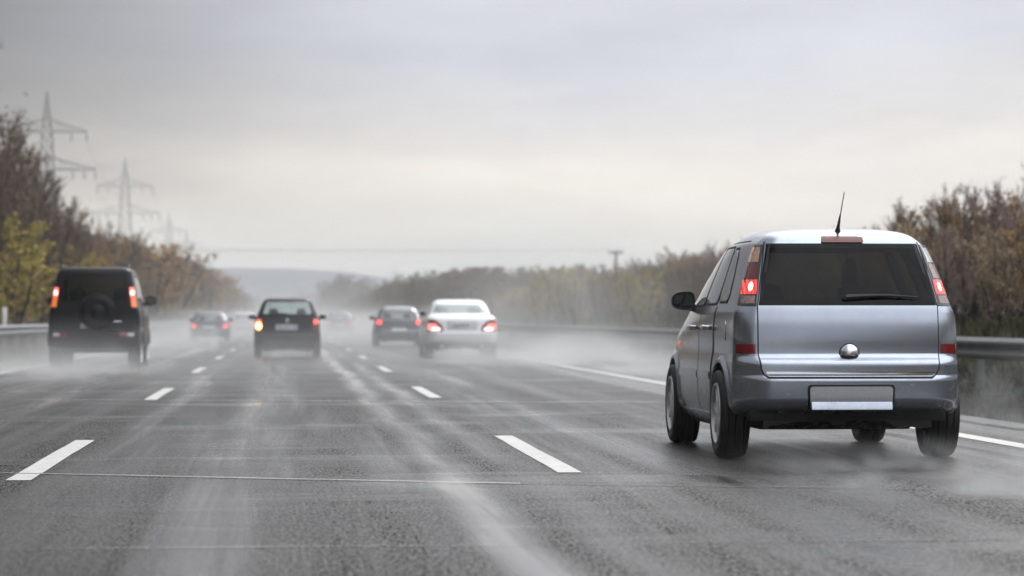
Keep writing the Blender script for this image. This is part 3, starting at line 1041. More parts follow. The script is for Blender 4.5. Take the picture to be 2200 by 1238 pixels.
def offroader():
    prof = [
        (0.36, 0.84, 0.22, 4.3, 0.15, 0.3), (0.44, 0.90, 0.02, 4.45, 0.16, 0.3), (0.52, 0.92, -0.02, 4.5, 0.16, 0.3),
        (0.72, 0.925, 0.0, 4.5, 0.15, 0.3), (0.76, 0.925, 0.06, 4.48, 0.12, 0.3), (0.95, 0.925, 0.09, 4.45, 0.12, 0.3),
        (1.10, 0.915, 0.10, 4.3, 0.12, 0.3), (1.22, 0.895, 0.11, 3.3, 0.12, 0.3), (1.30, 0.875, 0.12, 3.05, 0.12, 0.3), (1.6, 0.82, 0.16, 2.75, 0.12, 0.28),
        (1.86, 0.765, 0.21, 2.5, 0.12, 0.25), (1.94, 0.74, 0.24, 2.38, 0.12, 0.25), (1.99, 0.70, 0.30, 2.25, 0.13, 0.25), (2.02, 0.62, 0.42, 2.1, 0.15, 0.2), (2.03, 0.50, 0.55, 1.95, 0.15, 0.2)]
    c = Car('offroad_car', 'black tall offroad car in the left lane with spare wheel on its back', -3.86, 59.05, prof, nz=50)
    c.paint = M['black_paint']
    win = [(1.34, -0.66, 0.66), (1.88, -0.60, 0.60)]
    ws = [(1.32, -0.72, 0.72), (1.88, -0.64, 0.64)]
    g1 = [(1.36, 0.45, 1.05), (1.8, 0.5, 1.05)]; g2 = [(1.36, 1.12, 1.85), (1.8, 1.12, 1.8)]; g3 = [(1.34, 1.92, 2.75), (1.8, 1.92, 2.35)]
    c.body(c.paint, wheels=[(0.78, 0.44), (3.4, 0.44)], cavity=(1.0, 1.95),
           openings=[(grow(win, -0.02), 'rear'), (ws, 'front')] + [(grow(t, -0.01), 'side') for t in (g1, g2, g3)])
    c.patch('rear_window', M['glass_dark'], 'rear', rounded(win, 0.05), off=0.006, thick=0.006)
    c.patch('windscreen', M['glass_mid'], 'front', ws, off=0.006, thick=0.006)
    for sd in ('left', 'right'):
        for t in (g1, g2, g3): c.patch('side_window', M['glass_mid'], sd, rounded(t, 0.04), off=0.006, thick=0.006)
        for d_ in ([(0.62, 1.25, 1.88), (1.3, 1.12, 1.88)], [(0.62, 1.92, 2.85), (1.3, 1.92, 2.85)]):
            do = c.patch('door', c.paint, sd, d_, off=0.008, thick=0.015)
            sg = -1 if sd == 'left' else 1
            hy = d_[1][1] + 0.1
            MB().tube([(sg * (c.sx(hy, 1.08) + 0.03), hy, 1.08), (sg * (c.sx(hy, 1.08) + 0.03), hy + 0.2, 1.08)], 0.018, 8).build('handle', M['satin_chrome'], do)
    for sd in (-1, 1):
        T = (lambda t: t) if sd > 0 else flip
        lt = [(1.20, 0.74, 0.86), (1.42, 0.715, 0.82), (1.64, 0.69, 0.785)]
        tl = c.patch('tail_light', M['lamp_smoke'], 'rear', T(lt), off=0.012, nu=6, thick=0.03)
        c.patch('indicator_lens', M['lamp_orange'], 'rear', T([(1.225, 0.745, 0.85), (1.42, 0.722, 0.815)]), off=0.018, nu=5, parent=tl)
        c.patch('brake_lens', M['lamp_red_far'], 'rear', T([(1.425, 0.722, 0.815), (1.61, 0.70, 0.785)]), off=0.018, nu=5, parent=tl)
        core = []
        for i in range(9):
            t = -1 + 2 * i / 8; hw = 0.035 * sqrt(max(0.02, 1 - t * t))
            core.append((1.51 + 0.055 * t, 0.757 - hw, 0.757 + hw))
        c.patch('bulb', M['lamp_core'], 'rear', T(core), off=0.024, nu=5, parent=tl, thick=0.004)
        c.patch('bumper_lamp', M['lamp_redoff'], 'rear', T(rounded([(0.63, 0.52, 0.66), (0.72, 0.52, 0.66)], 0.015)), off=0.008, nu=4)
        c.patch('reverse_lamp', M['lamp_white'], 'rear', T(rounded([(0.64, 0.67, 0.80), (0.71, 0.67, 0.80)], 0.015)), off=0.008, nu=4)
    # spare wheel on the door
    mb = MB()
    n = 40
    vs = []; fs = []
    pr = [(0.0, 0.36), (-0.05, 0.37), (-0.10, 0.355), (-0.13, 0.30), (-0.14, 0.22), (-0.13, 0.16), (-0.125, 0.0005)]
    for (dy, r) in pr:
        for q in range(n):
            a = 2 * pi * q / n
            vs.append((0.08 + r * cos(a), 0.1 + dy, 1.12 + r * sin(a)))
    for i in range(len(pr) - 1):
        for q in range(n): fs.append((i * n + q, i * n + (q + 1) % n, (i + 1) * n + (q + 1) % n, (i + 1) * n + q))
    mb.add(vs, fs)
    sw = mb.build('spare_wheel', M['black_paint'], c.root)
    MB().tube([(0.08, -0.03, 1.12), (0.08, -0.045, 1.12)], [0.15, 0.13], 20).build('hub_cover', M['black_paint'], sw)
    box_part('third_brake_light', M['lamp_redrear'], c.root, -0.09, 0.09, 0.19, 0.24, 1.905, 1.93)
    number_plate(c, 0.80, 0.90, 0.26, M['plate_grey'], ink=False)
    MB().tube([(0.40, -0.02, 0.93), (0.55, -0.02, 0.93)], 0.018, 8).build('handle', M['satin_chrome'], c.root)
    for sd in (-1, 1):
        MB().tube([(sd * 0.66, 0.5, 2.01), (sd * 0.66, 0.55, 2.05), (sd * 0.65, 2.0, 2.06), (sd * 0.63, 2.08, 2.01)], 0.018, 8).build('roof_rail', M['black_plastic'], c.root)
    arch_lip(c, 0.78, 0.44, m=M['black_plastic'], wd=0.05, out=0.03); arch_lip(c, 3.4, 0.44, m=M['black_plastic'], wd=0.05, out=0.03)
    c.mirror(2.75, 1.36, 0.20, 0.24, 0.20)
    c.wheels((0.78, 3.4), 0.37, 0.915, 0.26)
    c.under(0.32, 0.6, 0.62, 0.2, 4.2)
    MB().tube([(-0.7, 0.78, 0.37), (0.7, 0.78, 0.37)], 0.07, 10).build('axle', M['under'], c.root)
    box_part('tow_bar', M['under'], c.root, -0.06, 0.06, -0.12, 0.3, 0.38, 0.46)
    c.seats([(1.35, 1.58)], xs=(-0.45, 0.45), wd=0.22); c.seats([(2.2, 1.62)], xs=(-0.42, 0.42), wd=0.25)
    return c


def hatchback():
    prof = [
        (0.19, 0.72, 0.35, 3.2, 0.15, 0.3), (0.24, 0.80, 0.08, 3.55, 0.2, 0.35), (0.32, 0.825, 0.01, 3.68, 0.24, 0.4), (0.46, 0.835, -0.005, 3.72, 0.24, 0.4), (0.56, 0.835, 0.0, 3.7, 0.22, 0.4),
        (0.60, 0.832, 0.05, 3.66, 0.18, 0.4), (0.75, 0.828, 0.07, 3.55, 0.17, 0.4), (0.92, 0.812, 0.09, 3.1, 0.17, 0.4), (1.0, 0.795, 0.11, 2.75, 0.17, 0.35), (1.09, 0.765, 0.15, 2.6, 0.16, 0.3),
        (1.25, 0.70, 0.27, 2.35, 0.15, 0.25), (1.40, 0.635, 0.38, 2.08, 0.14, 0.25), (1.455, 0.60, 0.43, 1.95, 0.14, 0.25), (1.49, 0.545, 0.50, 1.8, 0.15, 0.22), (1.512, 0.45, 0.64, 1.65, 0.15, 0.2), (1.52, 0.32, 0.8, 1.5, 0.12, 0.15)]
    c = Car('hatchback', 'black hatchback in the middle lane with its left indicator flashing amber', -0.03, 74.85, prof, nz=50)
    c.paint = M['hatch_paint']
    win = [(1.10, -0.62, 0.62), (1.25, -0.585, 0.585), (1.425, -0.53, 0.53)]
    ws = [(1.09, -0.66, 0.66), (1.43, -0.55, 0.55)]
    g2 = [(1.08, 0.75, 1.45), (1.4, 0.85, 1.45)]; g3 = [(1.06, 1.52, 2.4), (1.4, 1.52, 1.98)]
    c.body(c.paint, wheels=[(0.62, 0.35), (3.0, 0.35)], cavity=(0.85, 1.47),
           openings=[(grow(win, -0.012), 'rear'), (ws, 'front')] + [(grow(t, -0.01), 'side') for t in (g2, g3)])
    c.patch('rear_window', M['glass_clear'], 'rear', rounded(win, 0.05), off=0.006, thick=0.006)
    c.patch('windscreen', M['glass_clear'], 'front', ws, off=0.006, thick=0.006)
    for sd in ('left', 'right'):
        for t in (g2, g3): c.patch('side_window', M['glass_mid'], sd, rounded(t, 0.04), off=0.006, thick=0.006)
        c.patch('door', c.paint, sd, [(0.30, 1.2, 2.45), (1.03, 1.2, 2.5)], off=0.007, thick=0.015)
    tg = c.patch('tailgate', c.paint, 'rear', [(0.585, -0.55, 0.55), (0.64, -0.585, 0.585), (1.08, -0.60, 0.60)], off=0.006, nu=20, thick=0.015)
    for sd in (-1, 1):
        T = (lambda t: t) if sd > 0 else flip
        lt = [(0.68, 0.655, 0.80), (0.85, 0.645, 0.80), (0.985, 0.65, 0.775)]
        tl = c.patch('tail_light', M['lamp_redrear'], 'rear', T(lt), off=0.008, nu=8, thick=0.02)
        c.patch('brake_lens', M['lamp_red_far'], 'rear', T([(0.86, 0.665, 0.775), (0.965, 0.668, 0.765)]), off=0.014, nu=5, parent=tl)
        if sd < 0:
            am = []; co = []
            for i in range(11):
                t = -1 + 2 * i / 10; q = sqrt(max(0.02, 1 - t * t))
                am.append((0.805 + 0.10 * t, 0.725 - 0.075 * q, 0.725 + 0.068 * q)); co.append((0.805 + 0.06 * t, 0.728 - 0.045 * q, 0.728 + 0.045 * q))
            c.patch('indicator_lens', M['lamp_amber'], 'rear', T(am), off=0.018, nu=8, parent=tl)
            c.patch('bulb', M['lamp_amber_core'], 'rear', T(co), off=0.023, nu=6, parent=tl)
    number_plate(c, 0.70, 0.84, 0.29, M['plate'], seed=3, blue=True)
    hub_emblem(c, 0.945, 0.055, 0.075, M['chrome'])
    box_part('third_brake_light', M['lamp_redrear'], c.root, -0.12, 0.12, 0.385, 0.42, 1.432, 1.455, 0.004)
    MB().tube([(0.0, c.ry(0, 1.115) - 0.03, 1.115), (-0.40, c.ry(-0.4, 1.14) - 0.03, 1.14)], [0.016, 0.007], 6).build('wiper', M['black_plastic'], c.root)
    arch_lip(c, 0.62, 0.35); arch_lip(c, 3.0, 0.35)
    c.mirror(2.35, 1.03, 0.15, 0.2, 0.13)
    c.wheels((0.62, 3.0), 0.295, 0.845, 0.185)
    c.under(0.16, 0.35, 0.60, 0.1, 3.2)
    c.seats([(1.0, 1.17)], xs=(-0.38, 0.38), wd=0.17); c.seats([(1.75, 1.25)], xs=(-0.36, 0.36), wd=0.20)
    return c


def sedan():
    prof = [
        (0.24, 0.78, 0.45, 4.4, 0.2, 0.3), (0.34, 0.87, 0.14, 4.7, 0.3, 0.4), (0.40, 0.895, 0.03, 4.8, 0.34, 0.45), (0.50, 0.905, 0.0, 4.85, 0.36, 0.45), (0.62, 0.91, 0.0, 4.85, 0.36, 0.45), (0.66, 0.91, 0.03, 4.8, 0.34, 0.45),
        (0.80, 0.905, 0.06, 4.7, 0.30, 0.45), (0.93, 0.89, 0.09, 4.3, 0.26, 0.45), (1.00, 0.865, 0.13, 3.9, 0.24, 0.4), (1.035, 0.845, 0.22, 3.6, 0.22, 0.35), (1.065, 0.82, 0.48, 3.45, 0.22, 0.3),
        (1.10, 0.79, 0.74, 3.3, 0.22, 0.3), (1.20, 0.75, 0.95, 3.05, 0.2, 0.28), (1.32, 0.70, 1.20, 2.75, 0.2, 0.26), (1.38, 0.665, 1.35, 2.55, 0.2, 0.25), (1.43, 0.62, 1.52, 2.35, 0.2, 0.25), (1.465, 0.54, 1.72, 2.15, 0.15, 0.15), (1.475, 0.42, 1.82, 2.05, 0.1, 0.1)]
    c = Car('sedan', 'white saloon car in the right lane ahead of the silver minivan', 4.30, 73.1, prof, nz=60, crown=0.06)
    c.paint = M['white_paint']
    win = [(1.115, -0.70, 0.70), (1.24, -0.665, 0.665), (1.36, -0.60, 0.60)]
    ws = [(1.12, -0.70, 0.70), (1.38, -0.60, 0.60)]
    g2 = [(1.10, 1.05, 2.1), (1.35, 1.45, 2.1)]; g3 = [(1.10, 2.17, 3.15), (1.35, 2.17, 2.6)]
    c.body(c.paint, wheels=[(0.95, 0.37), (3.8, 0.37)], cavity=(0.9, 1.42),
           openings=[(grow(win, -0.012), 'rear'), (ws, 'front')] + [(grow(t, -0.01), 'side') for t in (g2, g3)])
    c.patch('rear_window', M['glass_pale'], 'rear', rounded(win, 0.04), off=0.006, thick=0.006)
    c.patch('windscreen', M['glass_clear'], 'front', ws, off=0.006, thick=0.006)
    for sd in ('left', 'right'):
        for t in (g2, g3): c.patch('side_window', M['glass_mid'], sd, rounded(t, 0.03), off=0.006, thick=0.006)
        for d_ in ([(0.35, 1.42, 2.12), (1.06, 1.3, 2.12)], [(0.35, 2.16, 3.2), (1.06, 2.16, 3.25)]): c.patch('door', c.paint, sd, d_, off=0.007, thick=0.015)
    c.patch('boot_lid', c.paint, 'rear', [(0.67, -0.50, 0.50), (0.72, -0.53, 0.53), (1.0, -0.55, 0.55)], off=0.008, nu=16, thick=0.02)
    for sd in (-1, 1):
        T = (lambda t: t) if sd > 0 else flip
        lt = [(0.66, 0.50, 0.84), (0.72, 0.47, 0.865), (0.82, 0.50, 0.868), (0.93, 0.62, 0.85), (0.97, 0.70, 0.83)]
        tl = c.patch('tail_light', M['lamp_redoff'], 'rear', T(lt), off=0.012, nu=14, thick=0.02)
        c.patch('brake_lens', M['lamp_pale'], 'rear', T([(0.70, 0.60, 0.855), (0.80, 0.61, 0.86), (0.87, 0.66, 0.85)]), off=0.018, nu=12, parent=tl)
        c.patch('bulb', M['lamp_core_pale'], 'rear', T([(0.69, 0.56, 0.76), (0.73, 0.54, 0.78), (0.77, 0.57, 0.76)]), off=0.023, nu=10, parent=tl)
    c.patch('plate_recess', M['pale_paint'], 'rear', rounded([(0.71, -0.37, 0.37), (0.93, -0.40, 0.40)], 0.04), off=0.011, nu=8)
    number_plate(c, 0.76, 0.87, 0.26, M['plate'], seed=8)
    c.patch('rear_bumper', c.paint, 'rear', [(0.40, -0.86, 0.86), (0.46, -0.87, 0.87), (0.60, -0.87, 0.87), (0.655, -0.85, 0.85)], off=0.012, nu=26, thick=0.02)
    arch_lip(c, 0.95, 0.37); arch_lip(c, 3.8, 0.37)
    c.mirror(3.05, 1.12, 0.14, 0.2, 0.13, housing=c.paint)
    c.wheels((0.95, 3.8), 0.325, 0.90, 0.24)
    c.under(0.20, 0.5, 0.66, 0.15, 4.3)
    for sd in (-1, 1): MB().tube([(sd * 0.5, 0.08, 0.31), (sd * 0.5, 0.5, 0.31)], 0.045, 10).build('exhaust', M['satin_chrome'], c.root)
    c.seats([(1.55, 1.26)], xs=(-0.40, 0.40), wd=0.22); c.seats([(2.45, 1.3)], xs=(-0.40, 0.40), wd=0.24)
    return c


def small_car(name, label, X, Y, pm, hgt, lampz, half=0.84, lit=True, plate_m=None):
    k = hgt / 1.45
    prof = [(z * k, w_ * half / 0.84, a, b, r1, r2) for z, w_, a, b, r1, r2 in (
        (0.20, 0.74, 0.4, 3.5, 0.15, 0.3), (0.27, 0.80, 0.08, 3.8, 0.2, 0.35), (0.36, 0.83, 0.01, 4.0, 0.25, 0.4), (0.52, 0.84, 0.0, 4.02, 0.25, 0.4), (0.60, 0.838, 0.05, 3.95, 0.2, 0.4),
        (0.78, 0.83, 0.07, 3.8, 0.18, 0.4), (0.93, 0.81, 0.10, 3.3, 0.18, 0.4), (1.02, 0.78, 0.20, 2.95, 0.18, 0.35), (1.15, 0.73, 0.40, 2.7, 0.18, 0.3), (1.28, 0.67, 0.58, 2.4, 0.18, 0.28),
        (1.36, 0.61, 0.74, 2.15, 0.18, 0.25), (1.42, 0.52, 0.95, 1.9, 0.16, 0.2), (1.45, 0.36, 1.15, 1.7, 0.12, 0.15))]
    c = Car(name, label, X, Y, prof, nz=36)
    c.paint = pm
    win = [(1.0 * k, -0.66, 0.66), (1.30 * k, -0.55, 0.55)]
    ws = [(1.02 * k, -0.68, 0.68), (1.32 * k, -0.57, 0.57)]
    g2 = [(1.03 * k, 0.75, 1.6), (1.28 * k, 0.95, 1.6)]; g3 = [(1.03 * k, 1.67, 2.7), (1.28 * k, 1.67, 2.25)]
    c.body(pm, wheels=[(0.75, 0.36), (3.25, 0.36)], cavity=(0.8 * k, 1.38 * k), openings=[(grow(win, -0.01), 'rear'), (ws, 'front')] + [(grow(t, -0.01), 'side') for t in (g2, g3)])
    c.patch('rear_window', M['glass_mid'], 'rear', rounded(win, 0.05), off=0.006, thick=0.006)
    c.patch('windscreen', M['glass_clear'], 'front', ws, off=0.006, thick=0.006)
    for sd in ('left', 'right'):
        for t in (g2, g3): c.patch('side_window', M['glass_mid'], sd, rounded(t, 0.03), off=0.006, thick=0.006)
    for sd in (-1, 1):
        T = (lambda t: t) if sd > 0 else flip
        tl = c.patch('tail_light', M['lamp_redrear'], 'rear', T([(lampz - 0.10, 0.56, 0.80), (lampz + 0.10, 0.58, 0.79)]), off=0.010, nu=8, thick=0.02)
        c.patch('brake_lens', M['lamp_red_far'], 'rear', T(rounded([(lampz - 0.08, 0.60, 0.78), (lampz + 0.08, 0.61, 0.77)], 0.03)), off=0.016, nu=6, parent=tl)
    number_plate(c, 0.55, 0.67, 0.26, plate_m or M['plate'], ink=False)
    c.patch('bumper', M['black_plastic'], 'rear', [(0.27 * k, -0.72, 0.72), (0.38 * k, -0.78, 0.78)], off=0.008, nu=16)
    arch_lip(c, 0.75, 0.36); arch_lip(c, 3.25, 0.36)
    c.mirror(2.65, 1.03 * k, 0.14, 0.2, 0.14)
    c.wheels((0.75, 3.25), 0.31, half + 0.01, 0.2)
    c.under(0.17, 0.4, 0.6, 0.1, 3.5)
    c.seats([(1.3, 1.16 * k)], xs=(-0.36, 0.36), wd=0.2); c.seats([(2.0, 1.2 * k)], xs=(-0.36, 0.36), wd=0.22)
    return c


minivan()
offroader()
hatchback()
sedan()
small_car('estate_car', 'dark grey car half hidden to the left of the white saloon', 3.86, 103.3, M['grey_paint'], 1.43, 0.86)
small_car('small_car', 'dark blue car far ahead in the left lane with two red lights lit', -3.46, 130, M['blue_paint'], 1.30, 0.66)
small_car('small_car', 'pale car peeping out beyond the left side of the black hatchback', -2.85, 188, M['pale_paint'], 1.40, 0.62)
small_car('small_car', 'faint slate car deep in the spray between hatchback and grey car', 3.12, 180, M['blue_paint'], 1.40, 0.2 + 0.5)


# ------------------------------------------------------------------ ground and road
def ground_z(x, y=0.0):
    t = [(-4000, 3.0), (-60, 3.0), (-26, 1.2), (-15, 0.55), (-11, 0.12), (-8.9, -0.10), (-7.2, -0.14), (-6.4, -0.05), (-5, -0.06),
         (5, -0.06), (6.95, -0.05), (7.4, -0.09), (8.6, -0.16), (9.8, -0.05), (12, 0.28), (15, 0.72), (20, 0.9), (40, 1.0), (60, 1.6), (4000, 1.6)]
    for a, b in zip(t, t[1:]):
        if x <= b[0]:
            return lerp(a[1], b[1], (x - a[0]) / (b[0] - a[0]))
    return t[-1][1]


def m_ground():
    m, nt, p = mat('verge_soil_and_grass')
    N, L = nt.nodes, nt.links
    tc = N.new('ShaderNodeTexCoord')
    n1 = N.new('ShaderNodeTexNoise'); n1.inputs['Scale'].default_value = 0.35; n1.inputs['Detail'].default_value = 8; n1.inputs['Roughness'].default_value = 0.65
    n2 = N.new('ShaderNodeTexNoise'); n2.inputs['Scale'].default_value = 6; n2.inputs['Detail'].default_value = 6; n2.inputs['Roughness'].default_value = 0.7
    L.new(tc.outputs['Object'], n1.inputs['Vector']); L.new(tc.outputs['Object'], n2.inputs['Vector'])
    r = N.new('ShaderNodeValToRGB'); e = r.color_ramp.elements
    e[0].position = 0.3; e[0].color = (0.018, 0.019, 0.013, 1); e[1].position = 0.72; e[1].color = (0.050, 0.054, 0.022, 1)
    q = e.new(0.5); q.color = (0.030, 0.030, 0.019, 1)
    ad = N.new('ShaderNodeMath'); ad.operation = 'MULTIPLY_ADD'; ad.inputs[1].default_value = 0.5
    h = N.new('ShaderNodeMath'); h.operation = 'MULTIPLY'; h.inputs[1].default_value = 0.5
    L.new(n2.outputs[0], h.inputs[0]); L.new(n1.outputs[0], ad.inputs[0]); L.new(h.outputs[0], ad.inputs[2])
    L.new(ad.outputs[0], r.inputs[0]); L.new(r.outputs[0], p.inputs['Base Color'])
    p.inputs['Roughness'].default_value = 0.85
    p.inputs['Specular IOR Level'].default_value = 0.1
    b = N.new('ShaderNodeBump'); b.inputs['Strength'].default_value = 0.7; b.inputs['Distance'].default_value = 0.08
    L.new(n2.outputs[0], b.inputs['Height']); L.new(b.outputs[0], p.inputs['Normal'])
    return m


GX0, GX1 = -2400, 2400
GY0, GY1 = -300, 3200


def build_ground():
    xs = [GX0, -600, -200, -60, -40, -26, -20, -15, -13, -11, -9.8, -8.9, -8, -7.2, -6.8, -6.4, -5, 0, 5, 6.95, 7.15, 7.4, 8, 8.6, 9.2, 9.8, 11, 12, 13.5, 15, 17, 20, 30, 40, 60, 200, 600, GX1]
    ys = [GY0, -100, -40, 0] + [10 * i for i in range(1, 31)] + [330, 370, 420, 500, 600, 800, 1000, 1400, 2000, GY1]
    rr = random.Random(2)
    vs = [(x, y, ground_z(x, y) + (rr.uniform(-0.06, 0.06) if abs(x) > 11 and abs(x) < 60 else 0)) for y in ys for x in xs]
    n = len(xs)
    fs = [(j * n + i, j * n + i + 1, (j + 1) * n + i + 1, (j + 1) * n + i) for j in range(len(ys) - 1) for i in range(n - 1)]
    o = MB().add(vs, fs).build('ground', m_ground(), smooth=60)
    tag(o, 'wet grassy verge and soil beside the road', 'ground', kind='structure')


build_ground()


def m_road():
    m, nt, p = mat('wet_asphalt')
    N, L = nt.nodes, nt.links
    tc = N.new('ShaderNodeTexCoord')
    sep = N.new('ShaderNodeSeparateXYZ'); L.new(tc.outputs['Object'], sep.inputs[0])

    def noise(scale, detail, rough, vec=None, dist=0.0):
        n = N.new('ShaderNodeTexNoise'); n.inputs['Scale'].default_value = scale; n.inputs['Detail'].default_value = detail
        n.inputs['Roughness'].default_value = rough; n.inputs['Distortion'].default_value = dist
        L.new(vec if vec else tc.outputs['Object'], n.inputs['Vector'])
        return n.outputs[0]

    def math(op, a, b=None, c=None):
        n = N.new('ShaderNodeMath'); n.operation = op
        for i, v in enumerate((a, b, c)):
            if v is None: continue
            if isinstance(v, (int, float)): n.inputs[i].default_value = v
            else: L.new(v, n.inputs[i])
        return n.outputs[0]

    def rng(v, a, b, c=0.0, d=1.0, smooth=True):
        n = N.new('ShaderNodeMapRange'); n.interpolation_type = 'SMOOTHSTEP' if smooth else 'LINEAR'
        for k, q in (('From Min', a), ('From Max', b), ('To Min', c), ('To Max', d)): n.inputs[k].default_value = q
        L.new(v, n.inputs['Value'])
        return n.outputs[0]
    mp = N.new('ShaderNodeMapping'); mp.inputs['Scale'].default_value = (1.6, 0.035, 1); L.new(tc.outputs['Object'], mp.inputs[0])
    streak = noise(1.0, 5, 0.6, mp.outputs[0], 0.3)
    mp2 = N.new('ShaderNodeMapping'); mp2.inputs['Scale'].default_value = (0.25, 0.45, 1); L.new(tc.outputs['Object'], mp2.inputs[0])
    cross = noise(1.0, 5, 0.62, mp2.outputs[0], 0.6)
    wob = math('MULTIPLY_ADD', noise(0.22, 2, 0.5), 0.5, -0.25)
    xw = math('ADD', sep.outputs['X'], wob)

    def band(c, hw, k):
        d = math('ABSOLUTE', math('SUBTRACT', xw, c))
        return rng(d, hw, 0.0, 0.0, k)
    bands = None
    for c, hw, k in ((-0.30, 0.42, 0.55), (1.02, 0.24, 0.8), (1.5, 0.18, 0.35), (-2.9, 0.3, 0.6), (-3.6, 0.5, 0.5), (-4.6, 0.3, 0.5), (2.6, 0.35, 0.3), (5.2, 0.5, 0.5), (-1.35, 0.25, 0.25), (6.4, 0.5, 0.5)):
        b = band(c, hw, k)
        bands = b if bands is None else math('MAXIMUM', bands, b)
    wet = math('ADD', math('MULTIPLY', bands, rng(streak, 0.25, 0.6)), rng(streak, 0.45, 0.75, 0, 0.45))
    wet = math('ADD', wet, rng(cross, 0.5, 0.75, 0, 0.42))
    wet = math('MINIMUM', wet, 1.0)
    mpg = N.new('ShaderNodeMapping'); mpg.inputs['Scale'].default_value = (1.0, 0.38, 1); L.new(tc.outputs['Object'], mpg.inputs[0])
    grain = noise(56, 4, 0.7, mpg.outputs[0])
    coarse = noise(20, 4, 0.7, mpg.outputs[0])
    mixg = math('ADD', math('MULTIPLY', grain, 0.8), math('MULTIPLY', coarse, 0.2))
    # stone chippings in the binder
    r = N.new('ShaderNodeValToRGB'); e = r.color_ramp.elements
    e[0].position = 0.44; e[0].color = (0.004, 0.004, 0.005, 1); e[1].position = 0.58; e[1].color = (0.065, 0.062, 0.055, 1)
    L.new(mixg, r.inputs[0])
    tone = rng(noise(0.5, 5, 0.6), 0.3, 0.7, 0.75, 1.25)
    sc = N.new('ShaderNodeVectorMath'); sc.operation = 'SCALE'; L.new(r.outputs[0], sc.inputs[0]); L.new(tone, sc.inputs['Scale'])
    L.new(sc.outputs[0], p.inputs['Base Color'])
    L.new(rng(wet, 0, 1, 0.36, 0.06), p.inputs['Roughness'])
    film = rng(mixg, 0.455, 0.56, 0.0, 0.185)
    dry = math('SUBTRACT', 1.0, wet)
    L.new(math('ADD', math('MULTIPLY', film, math('MULTIPLY_ADD', dry, 0.75, 0.25)), math('MULTIPLY', wet, 0.28)), p.inputs['Specular IOR Level'])
    h = math('ADD', math('MULTIPLY', grain, 0.45), math('MULTIPLY', coarse, 0.9))
    b = N.new('ShaderNodeBump'); b.inputs['Distance'].default_value = 0.016
    L.new(rng(wet, 0, 1, 0.65, 0.08), b.inputs['Strength'])
    L.new(h, b.inputs['Height']); L.new(b.outputs[0], p.inputs['Normal'])
    return m


RX0, RX1 = -6.4, 6.95


def build_road():
    ys = [-120, -60, -20, 0, 10, 20, 40, 80, 160, 320, 640, 1200]
    xs = [RX0 + (RX1 - RX0) * i / 8 for i in range(9)]
    n = len(xs)
    vs = [(x, y, 0) for y in ys for x in xs]
    fs = [(j * n + i, j * n + i + 1, (j + 1) * n + i + 1, (j + 1) * n + i) for j in range(len(ys) - 1) for i in range(n - 1)]
    o = MB().add(vs, fs).build('road', m_road(), smooth=60)
    tag(o, 'wet grey asphalt motorway carriageway with three lanes', 'road', kind='structure')


build_road()
M['marking'] = simple('worn_white_road_paint', (0.56, 0.56, 0.53), 0.45, noise=0.28, nscale=9, bump=0.25)
M['joint_pale'] = simple('pale_joint_sheen', (0.60, 0.60, 0.59), 0.14, noise=0.5, nscale=3)  # pale base colour stands in for sky mirrored in water-filled joints
M['joint_dark'] = simple('dark_joint_crack', (0.012, 0.012, 0.012), 0.5, noise=0.4, nscale=5)


def strip(name, pts, wd, z, m, label, cat, rough_edge=0.0, seed=0):
    """a painted marking or joint strip lying on the road along pts (x, y)"""
    rr = random.Random(seed)
    vs = []
    n = len(pts)
    for i, (x, y) in enumerate(pts):
        a = pts[max(0, i - 1)]; b = pts[min(n - 1, i + 1)]
        dx, dy = b[0] - a[0], b[1] - a[1]
        l = sqrt(dx * dx + dy * dy)
        nx, ny = -dy / l, dx / l
        wl = wd / 2 * (1 + rr.uniform(-rough_edge, rough_edge)); wr = wd / 2 * (1 + rr.uniform(-rough_edge, rough_edge))
        vs += [(x + nx * wl, y + ny * wl, z), (x - nx * wr, y - ny * wr, z)]
    fs = []
    for i in range(n - 1):
        a, b = i * 2, i * 2 + 2
        fs += [(a + 1, b + 1, b, a)]
    o = MB().add(vs, fs).build(name, m, smooth=0)
    tag(o, label, cat, kind='structure')
    return o


def dashes():
    first = ['nearest white lane dash, cut by the road joint', 'second white lane dash, behind the black offroad car']
    for side in (-1, 1):
        for i in range(-1, 22):
            y0 = 18.55 + 18 * i + (0.0 if side < 0 else 0.45)
            if side < 0: y0 -= 0.2
            x = (-1.66 - 0.03 * min(3, max(0, i))) if side < 0 else (1.815 + 0.03 * min(3, max(0, i)))
            pts = [(x + 0.003 * sin(7 * t + i), y0 + 6.0 * t / 12) for t in range(13)]
            o = strip('lane_marking', pts, 0.155, 0.004, M['marking'], 'white dash of the %s lane line, number %d from the front' % ('left' if side < 0 else 'right', i + 1), 'lane marking', 0.03, i)
            o['group'] = 'white dashes between the lanes'
    strip('edge_line', [(5.72, -60 + 20 * i) for i in range(45)], 0.2, 0.004, M['marking'], 'solid white line along the right edge of the road', 'edge line', 0.02)
    strip('edge_line', [(-5.25, -60 + 20 * i) for i in range(45)], 0.2, 0.004, M['marking'], 'solid white line along the left edge of the road', 'edge line', 0.02, 3)


dashes()


